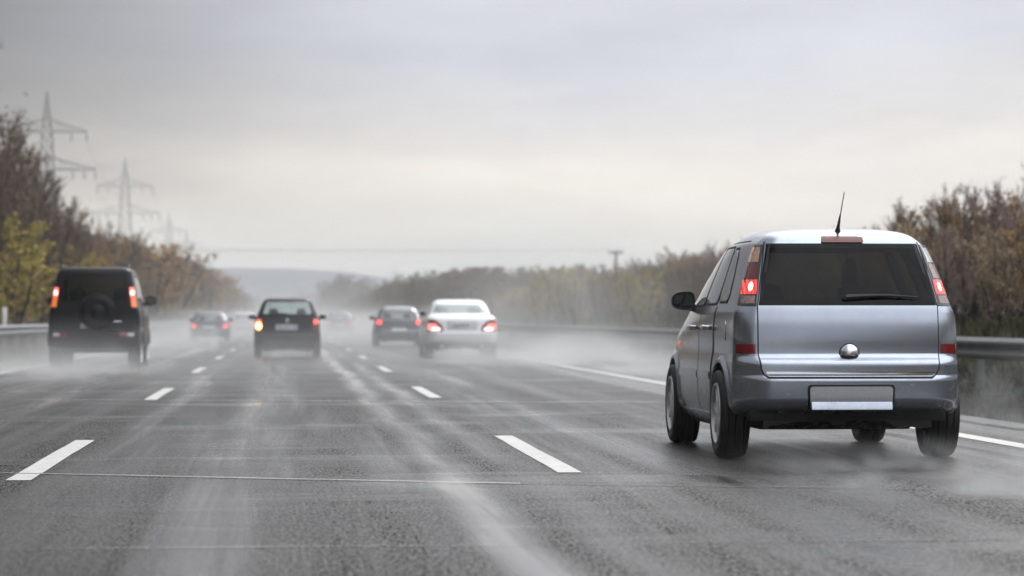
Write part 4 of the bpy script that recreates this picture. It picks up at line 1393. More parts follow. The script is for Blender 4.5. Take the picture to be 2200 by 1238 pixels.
def joints():
    rr = random.Random(4)

    def wavy(x0, y0, x1, y1, n=60, a=0.012):
        o = 0
        out = []
        for i in range(n + 1):
            o = o * 0.8 + rr.uniform(-a, a)
            out.append((lerp(x0, x1, i / n), lerp(y0, y1, i / n) + o))
        return out
    # oblique joint in front of the near dashes, pale on the left half, an open dark crack on the right
    strip('road_joint', wavy(-6.4, 21.2, 1.4, 17.75), 0.045, 0.0065, M['joint_pale'], 'pale oblique joint line crossing the left dash', 'road joint', 0.5, 1)
    strip('road_joint', wavy(1.4, 17.75, 6.95, 15.9), 0.03, 0.0065, M['joint_dark'], 'dark oblique crack behind the silver minivan', 'road joint', 0.6, 2)
    strip('road_joint', wavy(-6.4, 12.65, 0.9, 12.95, a=0.004), 0.014, 0.0065, M['joint_pale'], 'thin pale joint line nearest the camera', 'road joint', 0.5, 3)
    strip('road_joint', wavy(0.9, 12.95, 6.95, 13.35, a=0.005), 0.014, 0.0065, M['joint_dark'], 'thin dark joint line on the right nearest the camera', 'road joint', 0.5, 4)
    strip('road_joint', wavy(-6.4, 37.2, 6.9, 34.0, a=0.02), 0.14, 0.0065, M['joint_pale'], 'wide pale joint crossing beyond the first dashes', 'road joint', 0.5, 5)
    strip('road_joint', wavy(-6.4, 20.9, -1.9, 20.2, a=0.03), 0.09, 0.0085, M['joint_dark'], 'dark tar patch left of the nearest left dash', 'road joint', 0.7, 6)


joints()

# ------------------------------------------------------------------ guardrails, posts
M['galv'] = simple('galvanised_steel', (0.15, 0.155, 0.16), 0.5, metal=0.5, noise=0.25, nscale=6)
M['galv_post'] = simple('dull_steel_post', (0.16, 0.165, 0.17), 0.55, metal=0.5, noise=0.3, nscale=8)


def guardrail(x, side, y0, y1, top, label, pstep, pmax):
    root = empty('guardrail', (x, y0, ground_z(x)))
    tag(root, label, 'guardrail')
    zb = top - ground_z(x)
    # W-beam profile facing the road (side = direction towards the road)
    pr = [(0.0, 0.0), (0.022, -0.015), (0.078, -0.055), (0.082, -0.085), (0.03, -0.125), (0.0, -0.155), (0.03, -0.185), (0.082, -0.225), (0.078, -0.255), (0.022, -0.295), (0.0, -0.31)]
    ys = []
    y = 0.0
    while y < y1 - y0:
        ys.append(y); y += 4.0
    vs = []; fs = []
    k = len(pr)
    for yy in ys:
        for a, z in pr: vs.append((side * a, yy, zb + z))
        for a, z in pr: vs.append((side * (a - 0.004), yy, zb + z))
    for i in range(len(ys) - 1):
        b, c = i * 2 * k, (i + 1) * 2 * k
        for j in range(k - 1):
            fs.append((b + j, b + j + 1, c + j + 1, c + j)); fs.append((b + k + j, c + k + j, c + k + j + 1, b + k + j + 1))
        fs.append((b, c, c + k, b + k)); fs.append((b + k - 1, b + 2 * k - 1, c + 2 * k - 1, c + k - 1))
    MB().add(vs, fs).build('rail', M['galv'], root, smooth=30)
    pm = None
    yy = 1.0
    n = 0
    while yy < y1 - y0 and n < pmax:
        if pm is None:
            mb = MB()
            # sigma post with spacer block
            mb.box(-side * 0.02 - 0.05, -side * 0.02 + 0.05, -0.05, -0.045, -0.4, zb - 0.02)
            mb.box(-side * 0.02 - 0.05, -side * 0.02 - 0.045, -0.045, 0.05, -0.4, zb - 0.02)
            mb.box(-side * 0.02 + 0.045, -side * 0.02 + 0.05, -0.045, 0.02, -0.4, zb - 0.02)
            po = mb.build('post', M['galv_post'], root, smooth=0)
            pm = po.data
        else:
            po = bpy.data.objects.new('post', pm); col.objects.link(po); po.parent = root
        po.location = (-side * 0.06, yy, 0)
        yy += pstep; n += 1


guardrail(9.65, -1, 20, 640, 0.735, 'galvanised guardrail along the right verge behind the silver minivan', 4.0, 90)
guardrail(-8.2, 1, 50, 640, 0.80, 'galvanised guardrail along the left verge behind the offroad car', 4.0, 90)


def marker_post(x, y, h, label):
    root = empty('marker_post', (x, y, ground_z(x)))
    tag(root, label, 'marker post')
    mb = MB()
    mb.tube([(0, 0, 0), (0, 0, h * 0.55)], [0.05, 0.05], 6)
    mb.build('base', simple('marker_base_grey', (0.12, 0.12, 0.12), 0.6), root)
    mb = MB(); mb.tube([(0, 0, h * 0.55), (0, 0, h * 0.97), (0, 0, h)], [0.075, 0.075, 0.04], 8)
    mb.build('head', simple('marker_white', (0.62, 0.62, 0.60), 0.5, noise=0.15), root)


marker_post(-8.75, 92, 1.45, 'small white topped marker post behind the left guardrail')

# ------------------------------------------------------------------ vegetation
M['bark_dark'] = simple('dark_wet_bark', (0.030, 0.024, 0.022), 0.85, spec=0.1, noise=0.4, nscale=5, bump=0.4)
M['twig_brown'] = simple('brown_twigs', (0.19, 0.135, 0.105), 0.85, spec=0.1, noise=0.3, nscale=2)
M['twig_purple'] = simple('purple_brown_twigs', (0.29, 0.22, 0.20), 0.85, spec=0.1, noise=0.3, nscale=2)
M['twig_dark'] = simple('dark_twigs', (0.040, 0.030, 0.027), 0.85, spec=0.1, noise=0.3, nscale=2)


def leafmat(name, c1, c2):
    m, nt, p = mat(name)
    N, L = nt.nodes, nt.links
    tc = N.new('ShaderNodeTexCoord'); n = N.new('ShaderNodeTexNoise'); n.inputs['Scale'].default_value = 1.4; n.inputs['Detail'].default_value = 4
    L.new(tc.outputs['Object'], n.inputs['Vector'])
    r = N.new('ShaderNodeValToRGB'); e = r.color_ramp.elements
    e[0].position = 0.35; e[0].color = (*c1, 1); e[1].position = 0.65; e[1].color = (*c2, 1)
    L.new(n.outputs[0], r.inputs[0]); L.new(r.outputs[0], p.inputs['Base Color'])
    p.inputs['Roughness'].default_value = 0.65
    p.inputs['Specular IOR Level'].default_value = 0.12
    return m


M['leaf_yellowgreen'] = leafmat('yellow_green_leaves', (0.36, 0.30, 0.07), (0.58, 0.46, 0.12))
M['leaf_ochre'] = leafmat('ochre_leaves', (0.32, 0.195, 0.06), (0.50, 0.30, 0.085))
M['leaf_brown'] = leafmat('brown_leaves', (0.12, 0.078, 0.052), (0.20, 0.135, 0.08))
M['leaf_pale'] = leafmat('pale_straw_leaves', (0.42, 0.33, 0.20), (0.58, 0.46, 0.29))
M['leaf_olive'] = leafmat('olive_leaves', (0.075, 0.075, 0.026), (0.14, 0.13, 0.045))


def tree_mesh(seed, stems, lean, twig_m, leaf_m, n_br, n_tw, leaves, leaf_size, upright=0.75, spread=0.32, base=0.25, first=0.12):
    """unit-height tree: trunk mesh (stems) and crown mesh (branches, twigs, leaves)"""
    rr = random.Random(seed)
    tr = MB(); cr = MB()

    def leafq(p):
        s_ = leaf_size * rr.uniform(0.5, 1.3)
        d = Vector((rr.gauss(0, 1), rr.gauss(0, 1), rr.gauss(0, 1))).normalized()
        u = d.orthogonal().normalized(); v = d.cross(u)
        a = rr.uniform(0, 6.28)
        u, v = u * cos(a) + v * sin(a), v * cos(a) - u * sin(a)
        cr.add([p - u * s_, p - v * s_ * 0.55, p + u * s_, p + v * s_ * 0.55], [(0, 1, 2, 3)], 1)
    for st in range(stems):
        a = 2 * pi * (st + rr.random()) / stems
        br = base * rr.random() * 0.5
        p = Vector((br * cos(a), br * sin(a), -0.02))
        hh = rr.uniform(0.80, 0.98) if st else 1.0
        d = Vector((cos(a) * lean * rr.uniform(0.3, 1), sin(a) * lean * rr.uniform(0.3, 1), 1)).normalized()
        pts = [p.copy()]
        ns = 7
        for i in range(ns):
            d = (d + Vector((rr.gauss(0, 0.07), rr.gauss(0, 0.07), 0.06))).normalized()
            p = p + d * hh / ns
            pts.append(p.copy())
        r0 = 0.016 * (1.6 if stems == 1 else 1.0)
        tr.tube(pts, [lerp(r0, 0.0022, (i / ns) ** 0.8) for i in range(ns + 1)], 5)
        for b in range(n_br):
            t = first + (1 - first) * ((b + rr.random()) / n_br) ** 0.8
            f = t * ns; i = min(ns - 1, int(f))
            q = pts[i].lerp(pts[i + 1], f - i)
            an = rr.uniform(0, 2 * pi)
            dd = Vector((cos(an), sin(an), upright * rr.uniform(0.5, 1.5))).normalized()
            ln = spread * (1 - 0.55 * t) * rr.uniform(0.6, 1.2)
            bp = [q]
            for k in range(3):
                dd = (dd + Vector((rr.gauss(0, 0.13), rr.gauss(0, 0.13), 0.16 * upright))).normalized()
                bp.append(bp[-1] + dd * ln / 3)
            cr.tube(bp, [0.0048 * (1.2 - t * 0.7), 0.0036, 0.0024, 0.0011], 3, 0, False)
            for k in range(n_tw):
                f2 = rr.uniform(0.15, 1.0) * 3; j = min(2, int(f2))
                q2 = bp[j].lerp(bp[j + 1], f2 - j)
                d2 = (dd + Vector((rr.gauss(0, 0.55), rr.gauss(0, 0.55), rr.gauss(0.35 * upright, 0.35)))).normalized()
                l2 = ln * rr.uniform(0.25, 0.6)
                mid = q2 + d2 * l2 * 0.5
                end = mid + (d2 + Vector((rr.gauss(0, 0.2), rr.gauss(0, 0.2), 0.15))).normalized() * l2 * 0.5
                cr.tube([q2, mid, end], [0.0022, 0.0016, 0.0006], 3, 0, False)
                for _ in range(leaves):
                    tt = rr.random()
                    leafq(q2.lerp(end, tt) + Vector((rr.gauss(0, 0.012), rr.gauss(0, 0.012), rr.gauss(0, 0.012))))
    tme = tr.build('trunk', M['bark_dark'], None, smooth=60)
    cme = cr.build('crown', [twig_m, leaf_m], None, smooth=0)
    res = (tme.data, cme.data)
    bpy.data.objects.remove(tme); bpy.data.objects.remove(cme)
    return res


KIND = {
    # bare, twiggy shrubs
    'bare': [tree_mesh(s_, 8, 0.30, M['twig_purple'], M['leaf_brown'], 17, 10, 1, 0.008, 1.5, 0.30) for s_ in (1, 2, 3)],
    'brown': [tree_mesh(s_, 7, 0.30, M['twig_brown'], M['leaf_brown'], 16, 9, 3, 0.010, 1.2, 0.32) for s_ in (4, 5)],
    'dark': [tree_mesh(s_, 4, 0.22, M['twig_dark'], M['leaf_brown'], 26, 14, 0, 0.010, 1.0, 0.32, first=0.04) for s_ in (6, 7)],
    'yellow': [tree_mesh(s_, 6, 0.42, M['twig_brown'], M['leaf_yellowgreen'], 15, 9, 9, 0.014, 0.7, 0.34, first=0.03) for s_ in (8, 9)],
    'ochre': [tree_mesh(s_, 6, 0.34, M['twig_brown'], M['leaf_ochre'], 14, 8, 4, 0.012, 1.1, 0.33, first=0.05) for s_ in (10, 11)],
    'pale': [tree_mesh(s_, 8, 0.45, M['twig_purple'], M['leaf_pale'], 14, 8, 8, 0.012, 0.8, 0.34, first=0.02) for s_ in (12,)],
    'olive': [tree_mesh(s_, 6, 0.36, M['twig_brown'], M['leaf_olive'], 14, 8, 4, 0.013, 1.0, 0.34, first=0.04) for s_ in (13, 14)],
}
LABEL = {'bare': 'bare purple brown twiggy tree', 'brown': 'brown tree with few withered leaves', 'dark': 'tall dark bare tree', 'yellow': 'yellow green leafy bush',
         'ochre': 'ochre leaved autumn tree', 'pale': 'pale straw coloured bush', 'olive': 'olive green leafy tree'}
trees = []


def place_tree(kind, x, y, h, wide=1.0, label=None, group=None, rr=rnd):
    tme, cme = rr.choice(KIND[kind])
    root = empty('tree', (x, y, ground_z(x)), rr.uniform(0, 6.28))
    root.scale = (h * wide, h * wide, h)
    tag(root, label, 'tree', group)
    for nm, me in (('trunk', tme), ('crown', cme)):
        o = bpy.data.objects.new(nm, me)
        col.objects.link(o); o.parent = root
    trees.append(root)
    return root


def pick(rr, wts):
    t = rr.random() * sum(wts.values())
    for k_, v in wts.items():
        t -= v
        if t <= 0: return k_
    return k_


def belts():
    rr = random.Random(21)
    # left belt: tall dark trees nearest, lower and browner with distance
    tall = [(112, 9.8), (123, 10.4), (131, 10.0), (140, 9.4), (150, 8.6), (160, 7.8), (172, 6.9), (185, 6.2), (200, 6.6), (215, 7.0), (240, 7.2), (270, 7.6), (300, 8.2), (340, 8.6)]

    def top(y): 
        return tab(tall, y, 1)
    for row, (xx, hs, st) in enumerate(((-12.2, 0.66, 5.0), (-14.2, 0.97, 3.8), (-16.8, 1.05, 4.2), (-20, 1.1, 7.0))):
        y = 112.0 + 2 * row
        while y < 236:
            w_ = {'dark': 6, 'brown': 2} if y < 168 and row else ({'brown': 5, 'olive': 0.8, 'dark': 2, 'ochre': 3, 'bare': 0.6} if row else ({'dark': 4, 'brown': 2} if y < 150 else {'brown': 4, 'olive': 1.2, 'ochre': 2.4, 'dark': 1.5}))
            k_ = pick(rr, w_)
            h = top(y) * hs * rr.uniform(0.82, 1.06)
            g = 'left roadside tree belt, ' + LABEL[k_].split(' ', 1)[0] + ' ones'
            place_tree(k_, xx + rr.uniform(-0.7, 0.7), y, h, rr.uniform(0.85, 1.15), LABEL[k_] + ' among those of the left roadside belt', g, rr)
            y += st * rr.uniform(0.8, 1.2) * (1 + max(0, y - 200) / 250)
    for (x, y, h, k_, lb) in ((-11.0, 112, 4.4, 'yellow', 'yellow green bush at the left picture edge behind the guardrail'),
                              (-11.3, 118, 3.6, 'yellow', 'lower yellow green bush left of the offroad car'),
                              (-11.0, 125, 2.6, 'olive', 'low olive bush just left of the offroad car'),
                              (-11.4, 148, 4.6, 'yellow', 'yellow tinged bush above the offroad car roof')):
        place_tree(k_, x, y, h, 1.3, lb, None, rr)
    # right belt on the bank
    rt = [(45, 3.3), (68, 3.45), (76, 3.1), (84, 2.9), (100, 2.8), (122, 3.0), (150, 2.8), (171, 2.9), (224, 3.4), (283, 4.3), (330, 5.4)]
    for row, (xx, hs, st) in enumerate(((14.6, 0.70, 2.7), (16.6, 0.92, 2.2), (18.8, 1.0, 2.6), (21.5, 1.04, 4.0))):
        y = 44.0 + row
        while y < 205:
            if row == 0: w_ = {'olive': 0.6, 'brown': 4, 'ochre': 2.2, 'pale': 1.2, 'bare': 2}
            else: w_ = {'bare': 5, 'brown': 4, 'ochre': 1.6}
            if row == 0 and 150 < y < 215: w_ = {'yellow': 3, 'pale': 4, 'ochre': 1}
            k_ = pick(rr, w_)
            h = tab(rt, y, 1) * hs * rr.uniform(0.8, 1.1)
            g = 'right roadside tree belt, ' + LABEL[k_].split(' ', 1)[0] + ' ones'
            place_tree(k_, xx + rr.uniform(-0.6, 0.6), y, h, rr.uniform(0.9, 1.3), LABEL[k_] + ' among those of the right roadside bank', g, rr)
            y += st * rr.uniform(0.75, 1.25) * (1 + max(0, y - 90) / 150)
    for (x, y, h, k_, lb) in ((16.2, 69, 3.0, 'ochre', 'ochre tree at the right picture edge above the guardrail'),
                              (16.0, 79, 2.3, 'ochre', 'lower ochre bush just right of the silver minivan'),
                              (13.4, 112, 2.3, 'yellow', 'yellow leaved bush just left of the silver minivan mirror'),
                              (13.8, 120, 2.6, 'ochre', 'ochre bush beside the yellow bush left of the minivan mirror'),
                              (13.4, 143, 3.0, 'yellow', 'tallest yellow leaved tree between white saloon and silver minivan'),
                              (13.0, 150, 2.7, 'yellow', 'yellow leaved tree nearer the white saloon'),
                              (13.0, 134, 2.4, 'pale', 'pale straw bush right of the tallest yellow tree'),
                              (12.6, 156, 2.2, 'pale', 'pale straw bush below the yellow tree nearer the saloon')):
        place_tree(k_, x, y, h, 1.25, lb, None, rr)


belts()


def woodland(name, label, spots, mats_k, seed):
    """a far wood that reads as one mass: many trees joined into one mesh"""
    rr = random.Random(seed)
    lib = [tree_mesh(90 + i, 4, 0.4, M['twig_purple'], M[lm], 11, 5, 4, 0.022, 0.9, 0.35) for i, lm in enumerate(mats_k)]
    vs = []; fs = []; ms = []
    mats = [M['bark_dark'], M['twig_purple']] + [M[k] for k in mats_k]
    data = []
    for i, (t, c) in enumerate(lib):
        V = [v.co.copy() for v in t.vertices]; F = [tuple(p.vertices) for p in t.polygons]; I = [0] * len(F)
        b = len(V)
        V += [v.co.copy() for v in c.vertices]; F += [tuple(b + q for q in p.vertices) for p in c.polygons]
        I += [1 if p.material_index == 0 else 2 + i for p in c.polygons]
        data.append((V, F, I))
    for (x, y, h) in spots(rr):
        V, F, I = rr.choice(data)
        a = rr.uniform(0, 6.28); ca, sa = cos(a), sin(a); wd = h * rr.uniform(0.9, 1.4)
        b = len(vs); z0 = ground_z(x)
        vs += [(x + wd * (ca * v.x - sa * v.y), y + wd * (sa * v.x + ca * v.y), z0 + h * v.z) for v in V]
        fs += [tuple(b + q for q in f) for f in F]; ms += I
    me = bpy.data.meshes.new(name)
    me.from_pydata(vs, [], fs)
    for m_ in mats: me.materials.append(m_)
    me.polygons.foreach_set('material_index', ms)
    o = bpy.data.objects.new(name, me); col.objects.link(o)
    tag(o, label, 'woodland', kind='stuff')


def left_far(rr):
    y = 238
    while y < 900:
        for x in (-12.4, -14.6, -17.5, -22):
            yield (x + rr.uniform(-1.2, 1.2), y + rr.uniform(-3, 3), rr.uniform(6.2, 8.4) * tab([(238, 0.86), (340, 1.0), (600, 1.0), (900, 0.75)], y, 1))
        y += 4.5 + (y - 238) / 26


def right_far(rr):
    y = 206
    while y < 900:
        for x in (14.8, 17, 19.5, 23):
            yield (x + rr.uniform(-1.0, 1.0), y + rr.uniform(-3, 3), rr.uniform(0.8, 1.1) * tab([(206, 3.5), (283, 4.5), (330, 5.2), (500, 5.2), (900, 4.5)], y, 1))
        y += 3.6 + (y - 206) / 26


def distant(rr):
    # low dark line of woods where the road vanishes, with one taller clump
    for i in range(110):
        x = lerp(-20, 190, rr.random())
        yield (x, 1050 + rr.uniform(-60, 60), rr.uniform(6, 10.5))
    for i in range(14):
        yield (19 + rr.gauss(0, 3.2), 1010 + rr.uniform(-10, 10), rr.uniform(11, 14.5))


woodland('treeline', 'far brown treeline on the left running towards the horizon', left_far, ['leaf_brown', 'leaf_ochre'], 31)
woodland('treeline', 'far brown treeline on the right running towards the horizon', right_far, ['leaf_brown', 'leaf_olive'], 32)
def near_left(rr):
    y = -90
    while y < 66:
        for x in (-12.5, -15.5, -19): yield (x + rr.uniform(-1, 1), y + rr.uniform(-2, 2), rr.uniform(7.5, 10))
        y += 4.5


def near_right(rr):
    y = -90
    while y < 42:
        for x in (15, 18, 21.5): yield (x + rr.uniform(-1, 1), y + rr.uniform(-2, 2), rr.uniform(3.8, 6))
        y += 3.5


woodland('treeline', 'roadside trees left of and behind the viewpoint', near_left, ['leaf_brown', 'leaf_olive'], 35)
woodland('treeline', 'roadside trees right of and behind the viewpoint', near_right, ['leaf_brown', 'leaf_ochre'], 36)
woodland('treeline', 'hazy grey wood where the road meets the horizon', distant, ['leaf_brown'], 33)


def grass(name, label, areas, mcols, seed):
    rr = random.Random(seed)
    mb = MB()
    for (x0, x1, y0, y1, n, h, wd) in areas:
        for _ in range(n):
            x = rr.uniform(x0, x1); u = rr.random(); y = y0 + (y1 - y0) * u * u ** 0.3
            z = ground_z(x) - 0.01
            mi = rr.randrange(len(mcols))
            for b in range(4):
                a = rr.uniform(0, 6.28); hh = h * rr.uniform(0.4, 1.2); ln = hh * rr.uniform(0.2, 0.8)
                bx, by = x + rr.gauss(0, wd * 3), y + rr.gauss(0, wd * 3)
                px, py = -sin(a) * wd, cos(a) * wd
                mx_, my_ = bx + cos(a) * ln * 0.35, by + sin(a) * ln * 0.35
                ex, ey = bx + cos(a) * ln, by + sin(a) * ln
                mb.add([(bx - px, by - py, z), (bx + px, by + py, z), (mx_ + px * 0.7, my_ + py * 0.7, z + hh * 0.6), (mx_ - px * 0.7, my_ - py * 0.7, z + hh * 0.6), (ex, ey, z + hh)],
                       [(0, 1, 2, 3), (3, 2, 4)], mi)
    o = mb.build(name, mcols, None, smooth=0)
    tag(o, label, 'grass', kind='stuff')


M['grass_a'] = simple('wet_grass', (0.050, 0.060, 0.020), 0.7, spec=0.1)
M['grass_b'] = simple('dull_grass', (0.070, 0.072, 0.030), 0.8, spec=0.1)
M['grass_c'] = simple('straw_grass', (0.12, 0.10, 0.055), 0.8, spec=0.1)
M['grass_d'] = simple('dark_wet_grass', (0.014, 0.016, 0.009), 0.8, spec=0.1)
grass('verge_grass', 'dark wet grass between the road edge and the right guardrail', [(7.05, 11.2, 26, 140, 12000, 0.16, 0.012)], [M['grass_d'], M['grass_d'], M['grass_a']], 41)
grass('bank_grass', 'tall green and straw grass on the right bank below the trees', [(11.2, 17, 36, 200, 9000, 0.36, 0.016)], [M['grass_a'], M['grass_b'], M['grass_b'], M['grass_c']], 42)
grass('verge_grass', 'rough grass around the left guardrail below the trees', [(-12.5, -6.6, 60, 260, 8000, 0.35, 0.02)], [M['grass_a'], M['grass_b'], M['grass_c']], 43)

# ------------------------------------------------------------------ pylons, poles, wires
M['pylon'] = simple('grey_lattice_steel', (0.115, 0.12, 0.13), 0.6, metal=0.3, noise=0.2, nscale=0.5)
M['insul'] = simple('brown_insulator', (0.10, 0.07, 0.06), 0.3)
M['cable'] = simple('dark_cable', (0.05, 0.05, 0.055), 0.6)


def pylon(x, y, h, a_up, a_low, label, rz=0.0, th=1.0):
    root = empty('pylon', (x, y, ground_z(x)), rz)
    tag(root, label, 'pylon', 'line of lattice pylons behind the left trees')
    zu, zl = 0.835 * h, 0.66 * h

    def half(z):
        return tab([(0, 2.9), (zl, 1.15), (zu, 0.85), (h, 0.10)], z, 1)
    mb = MB()
    t = 0.062 * th
    for sx in (-1, 1):
        for sy in (-1, 1):
            zs = [0, zl, zu, h]
            mb.tube([(sx * half(z), sy * half(z), z) for z in zs], [t * 1.3, t, t * 0.9, t * 0.7], 4)
    z = 0.0
    while z < h - 1.2:
        dz = max(1.1, half(z) * 1.9)
        z2 = min(h, z + dz)
        a, b = half(z), half(z2)
        for (p, q) in (((-1, -1), (1, -1)), ((1, -1), (1, 1)), ((1, 1), (-1, 1)), ((-1, 1), (-1, -1))):
            mb.tube([(p[0] * a, p[1] * a, z), (q[0] * b, q[1] * b, z2)], t * 0.5, 3, 0, False)
            mb.tube([(q[0] * a, q[1] * a, z), (p[0] * b, p[1] * b, z2)], t * 0.5, 3, 0, False)
            mb.tube([(p[0] * b, p[1] * b, z2), (q[0] * b, q[1] * b, z2)], t * 0.45, 3, 0, False)
        z = z2
    mb.build('tower', M['pylon'], root, smooth=0)
    for (zz, arm, drop) in ((zu, a_up, 0.05), (zl, a_low, 0.05)):
        mb = MB()
        rise = 2.1
        hb = half(zz)
        for sg in (-1, 1):
            for sy in (-1, 1):
                mb.tube([(sg * hb, sy * hb, zz), (sg * arm, 0, zz)], t * 0.75, 4)
                mb.tube([(sg * half(zz + rise), sy * half(zz + rise), zz + rise), (sg * arm * 0.35, sy * hb * 0.5, zz + rise * 0.66), (sg * arm, 0, zz + 0.15)], t * 0.65, 4)
            n = 7
            for i in range(1, n):
                f = i / n
                xx = lerp(hb, arm, f) * sg
                top = zz + lerp(rise, 0.15, f)
                yy = lerp(hb, 0, f)
                xn = lerp(hb, arm, (i + 1) / n) * sg if i + 1 <= n else xx
                mb.tube([(xx, yy, zz), (xx, yy * 0.7, top)], t * 0.4, 3, 0, False)
                mb.tube([(xx, yy * 0.7, top), (xn, yy * 0.6, zz)], t * 0.4, 3, 0, False)
        ar = mb.build('crossarm', M['pylon'], root, smooth=0)
        for sg in (-1, 1):
            for f in ((0.55, 1.0) if zz == zu else (0.45, 0.72, 1.0)):
                xx = sg * lerp(hb, arm, f) if f < 1 else sg * arm * 0.985
                MB().tube([(xx, 0, zz), (xx, 0, zz - 0.3), (xx, 0, zz - 0.35), (xx, 0, zz - 1.5), (xx, 0, zz - 1.6)], [0.03, 0.03, 0.11, 0.11, 0.04], 6).build('insulator', M['insul'], ar, smooth=0)
    mb = MB()
    mb.tube([(0, 0, h), (0, 0, h + 0.9)], [0.14 * th, 0.05], 5)
    mb.build('peak', M['pylon'], root, smooth=0)
    return root


PY = [(-40.5, 500, 36.4), (-38.8, 707, 36.5), (-44.0, 1095, 37), (-46, 1340, 38)]
pl_labels = ['nearest lattice pylon rising above the tall dark trees at left', 'second lattice pylon, fainter, above the lower brown trees', 'third lattice pylon, very faint in the haze', 'farthest faint pylon of the left row just above the treetops']
for (x, y, h), lb in zip(PY, pl_labels):
    pylon(x, y, h, 6.7, 8.2, lb, R(6), 1.4 if y < 600 else 1.0)
pylon(77, 2150, 37, 7, 9, 'tiny hazy pylon on the skyline above the grey car', 0, 1.7)
pylon(40.5, 2250, 40, 7, 9, 'tiny hazy pylon on the skyline behind the distant tree clump', 0, 1.7)


def cable(name, a, b, sag, r, label, group):
    n = 24
    pts = []
    for i in range(n + 1):
        t = i / n
        pts.append((lerp(a[0], b[0], t), lerp(a[1], b[1], t), lerp(a[2], b[2], t) - 4 * sag * t * (1 - t)))
    o = MB().tube(pts, r, 5).build(name, M['cable'], None, smooth=0)
    tag(o, label, 'cable', group)


for k in range(3):
    (x0, y0, h0), (x1, y1, h1) = PY[k], PY[k + 1]
    for sg in (-1, 1):
        for (f, hh) in ((6.6, 0.835), (8.1, 0.66)):
            cable('power_cable', (x0 + sg * f, y0, ground_z(x0) + h0 * hh - 1.6), (x1 + sg * f, y1, ground_z(x1) + h1 * hh - 1.6), 6, 0.022,
                  'thin power cable strung between two lattice pylons at left', 'cables between the lattice pylons')


def tpole(x, y, h, label):
    root = empty('power_pole', (x, y, ground_z(x)))
    tag(root, label, 'power pole')
    MB().tube([(0, 0, -0.3), (0, 0, h)], [0.26, 0.19], 10).build('post', simple('weathered_pole', (0.055, 0.052, 0.052), 0.8, noise=0.3), root)
    ar = box_part('crossarm', M['pylon'], root, -1.0, 1.0, -0.12, 0.12, h - 0.32, h - 0.04, 0.02)
    for xx in (-0.9, 0, 0.9): MB().tube([(xx, 0, h - 0.04), (xx, 0, h + 0.2)], 0.06, 6).build('insulator', M['insul'], ar, smooth=0)


tpole(44.5, 400, 9.0, 'dark power pole with crossarm above the right trees')
tpole(-46, 405, 8.6, 'power pole standing among the left trees')
for q in (-0.9, 0.0, 0.9):
    cable('power_cable', (44.5 + q, 400 - q * 0.4, ground_z(44.5) + 9.2), (-46 + q, 405 - q * 0.4, ground_z(-46) + 8.8), 0.5, 0.016, 'thin cable crossing the motorway from the pole at right', 'cables crossing the motorway')


def bird(x, y, z):
    rr = random.Random(3)
    mb = MB()
    mb.tube([(0, -0.16, 0), (0, -0.08, 0.01), (0, 0.04, 0.01), (0, 0.12, 0.02), (0, 0.17, 0.02), (0, 0.21, 0.01)], [0.012, 0.03, 0.048, 0.034, 0.028, 0.006], 8)
    mb.add([(-0.03, -0.14, 0.0), (0.03, -0.14, 0.0), (0.055, -0.27, 0.0), (-0.055, -0.27, 0.0), (0, -0.2, 0.012)], [(0, 1, 4), (1, 2, 4), (2, 3, 4), (3, 0, 4), (0, 3, 2, 1)])
    for sg in (-1, 1):
        pts = [(0.03, 0.06), (0.2, 0.10), (0.42, 0.0), (0.30, -0.05), (0.15, -0.06), (0.03, -0.05)]
        zz = [0.02, 0.12, 0.10, 0.10, 0.08, 0.02]
        vs = [(sg * a, b, c) for (a, b), c in zip(pts, zz)] + [(sg * a, b, c + 0.012) for (a, b), c in zip(pts, zz)]
        n = 6
        mb.add(vs, [tuple(range(n)), tuple(range(2 * n - 1, n - 1, -1))] + [(i, (i + 1) % n, n + (i + 1) % n, n + i) for i in range(n)])
    o = mb.build('bird', simple('dark_feathers', (0.03, 0.03, 0.032), 0.7, noise=0.3, nscale=20), None, smooth=40)
    o.location = (x, y, z); o.rotation_euler = (0.1, 0.3, R(50)); o.scale = (0.8, 0.8, 0.8)
    tag(o, 'small dark bird flying above the nearest pylon', 'bird')


bird(-17.6, 200, 16.0)


def hills():
    m = simple('wooded_hill', (0.13, 0.15, 0.185), 0.9, noise=0.4, nscale=0.02)
    n = 90
    vs = []; fs = []
    rr = random.Random(8)
    ph = [(rr.uniform(0.002, 0.012), rr.uniform(0, 6.28), rr.uniform(0.2, 1)) for _ in range(5)]
    for (yy, f) in ((1650, 0.0), (1800, 0.75), (1950, 1.0), (2200, 0.9), (2700, 0.2)):
        for i in range(n + 1):
            x = lerp(-1500, 1500, i / n)
            base = tab([(-1500, 34), (-300, 33), (-40, 34), (20, 33), (70, 27), (130, 24), (300, 28), (1500, 34)], x, 1)
            z = base + sum(a * 0.7 * sin(w_ * x * 2 + p) for w_, p, a in ph)
            vs.append((x, yy, -1 + (z + 1) * f))
    for j in range(4):
        for i in range(n):
            a = j * (n + 1) + i
            fs.append((a, a + 1, a + n + 2, a + n + 1))
    o = MB().add(vs, fs).build('hills', m, smooth=180)
    tag(o, 'low blue grey hill ridge on the horizon', 'hill', kind='structure')


hills()


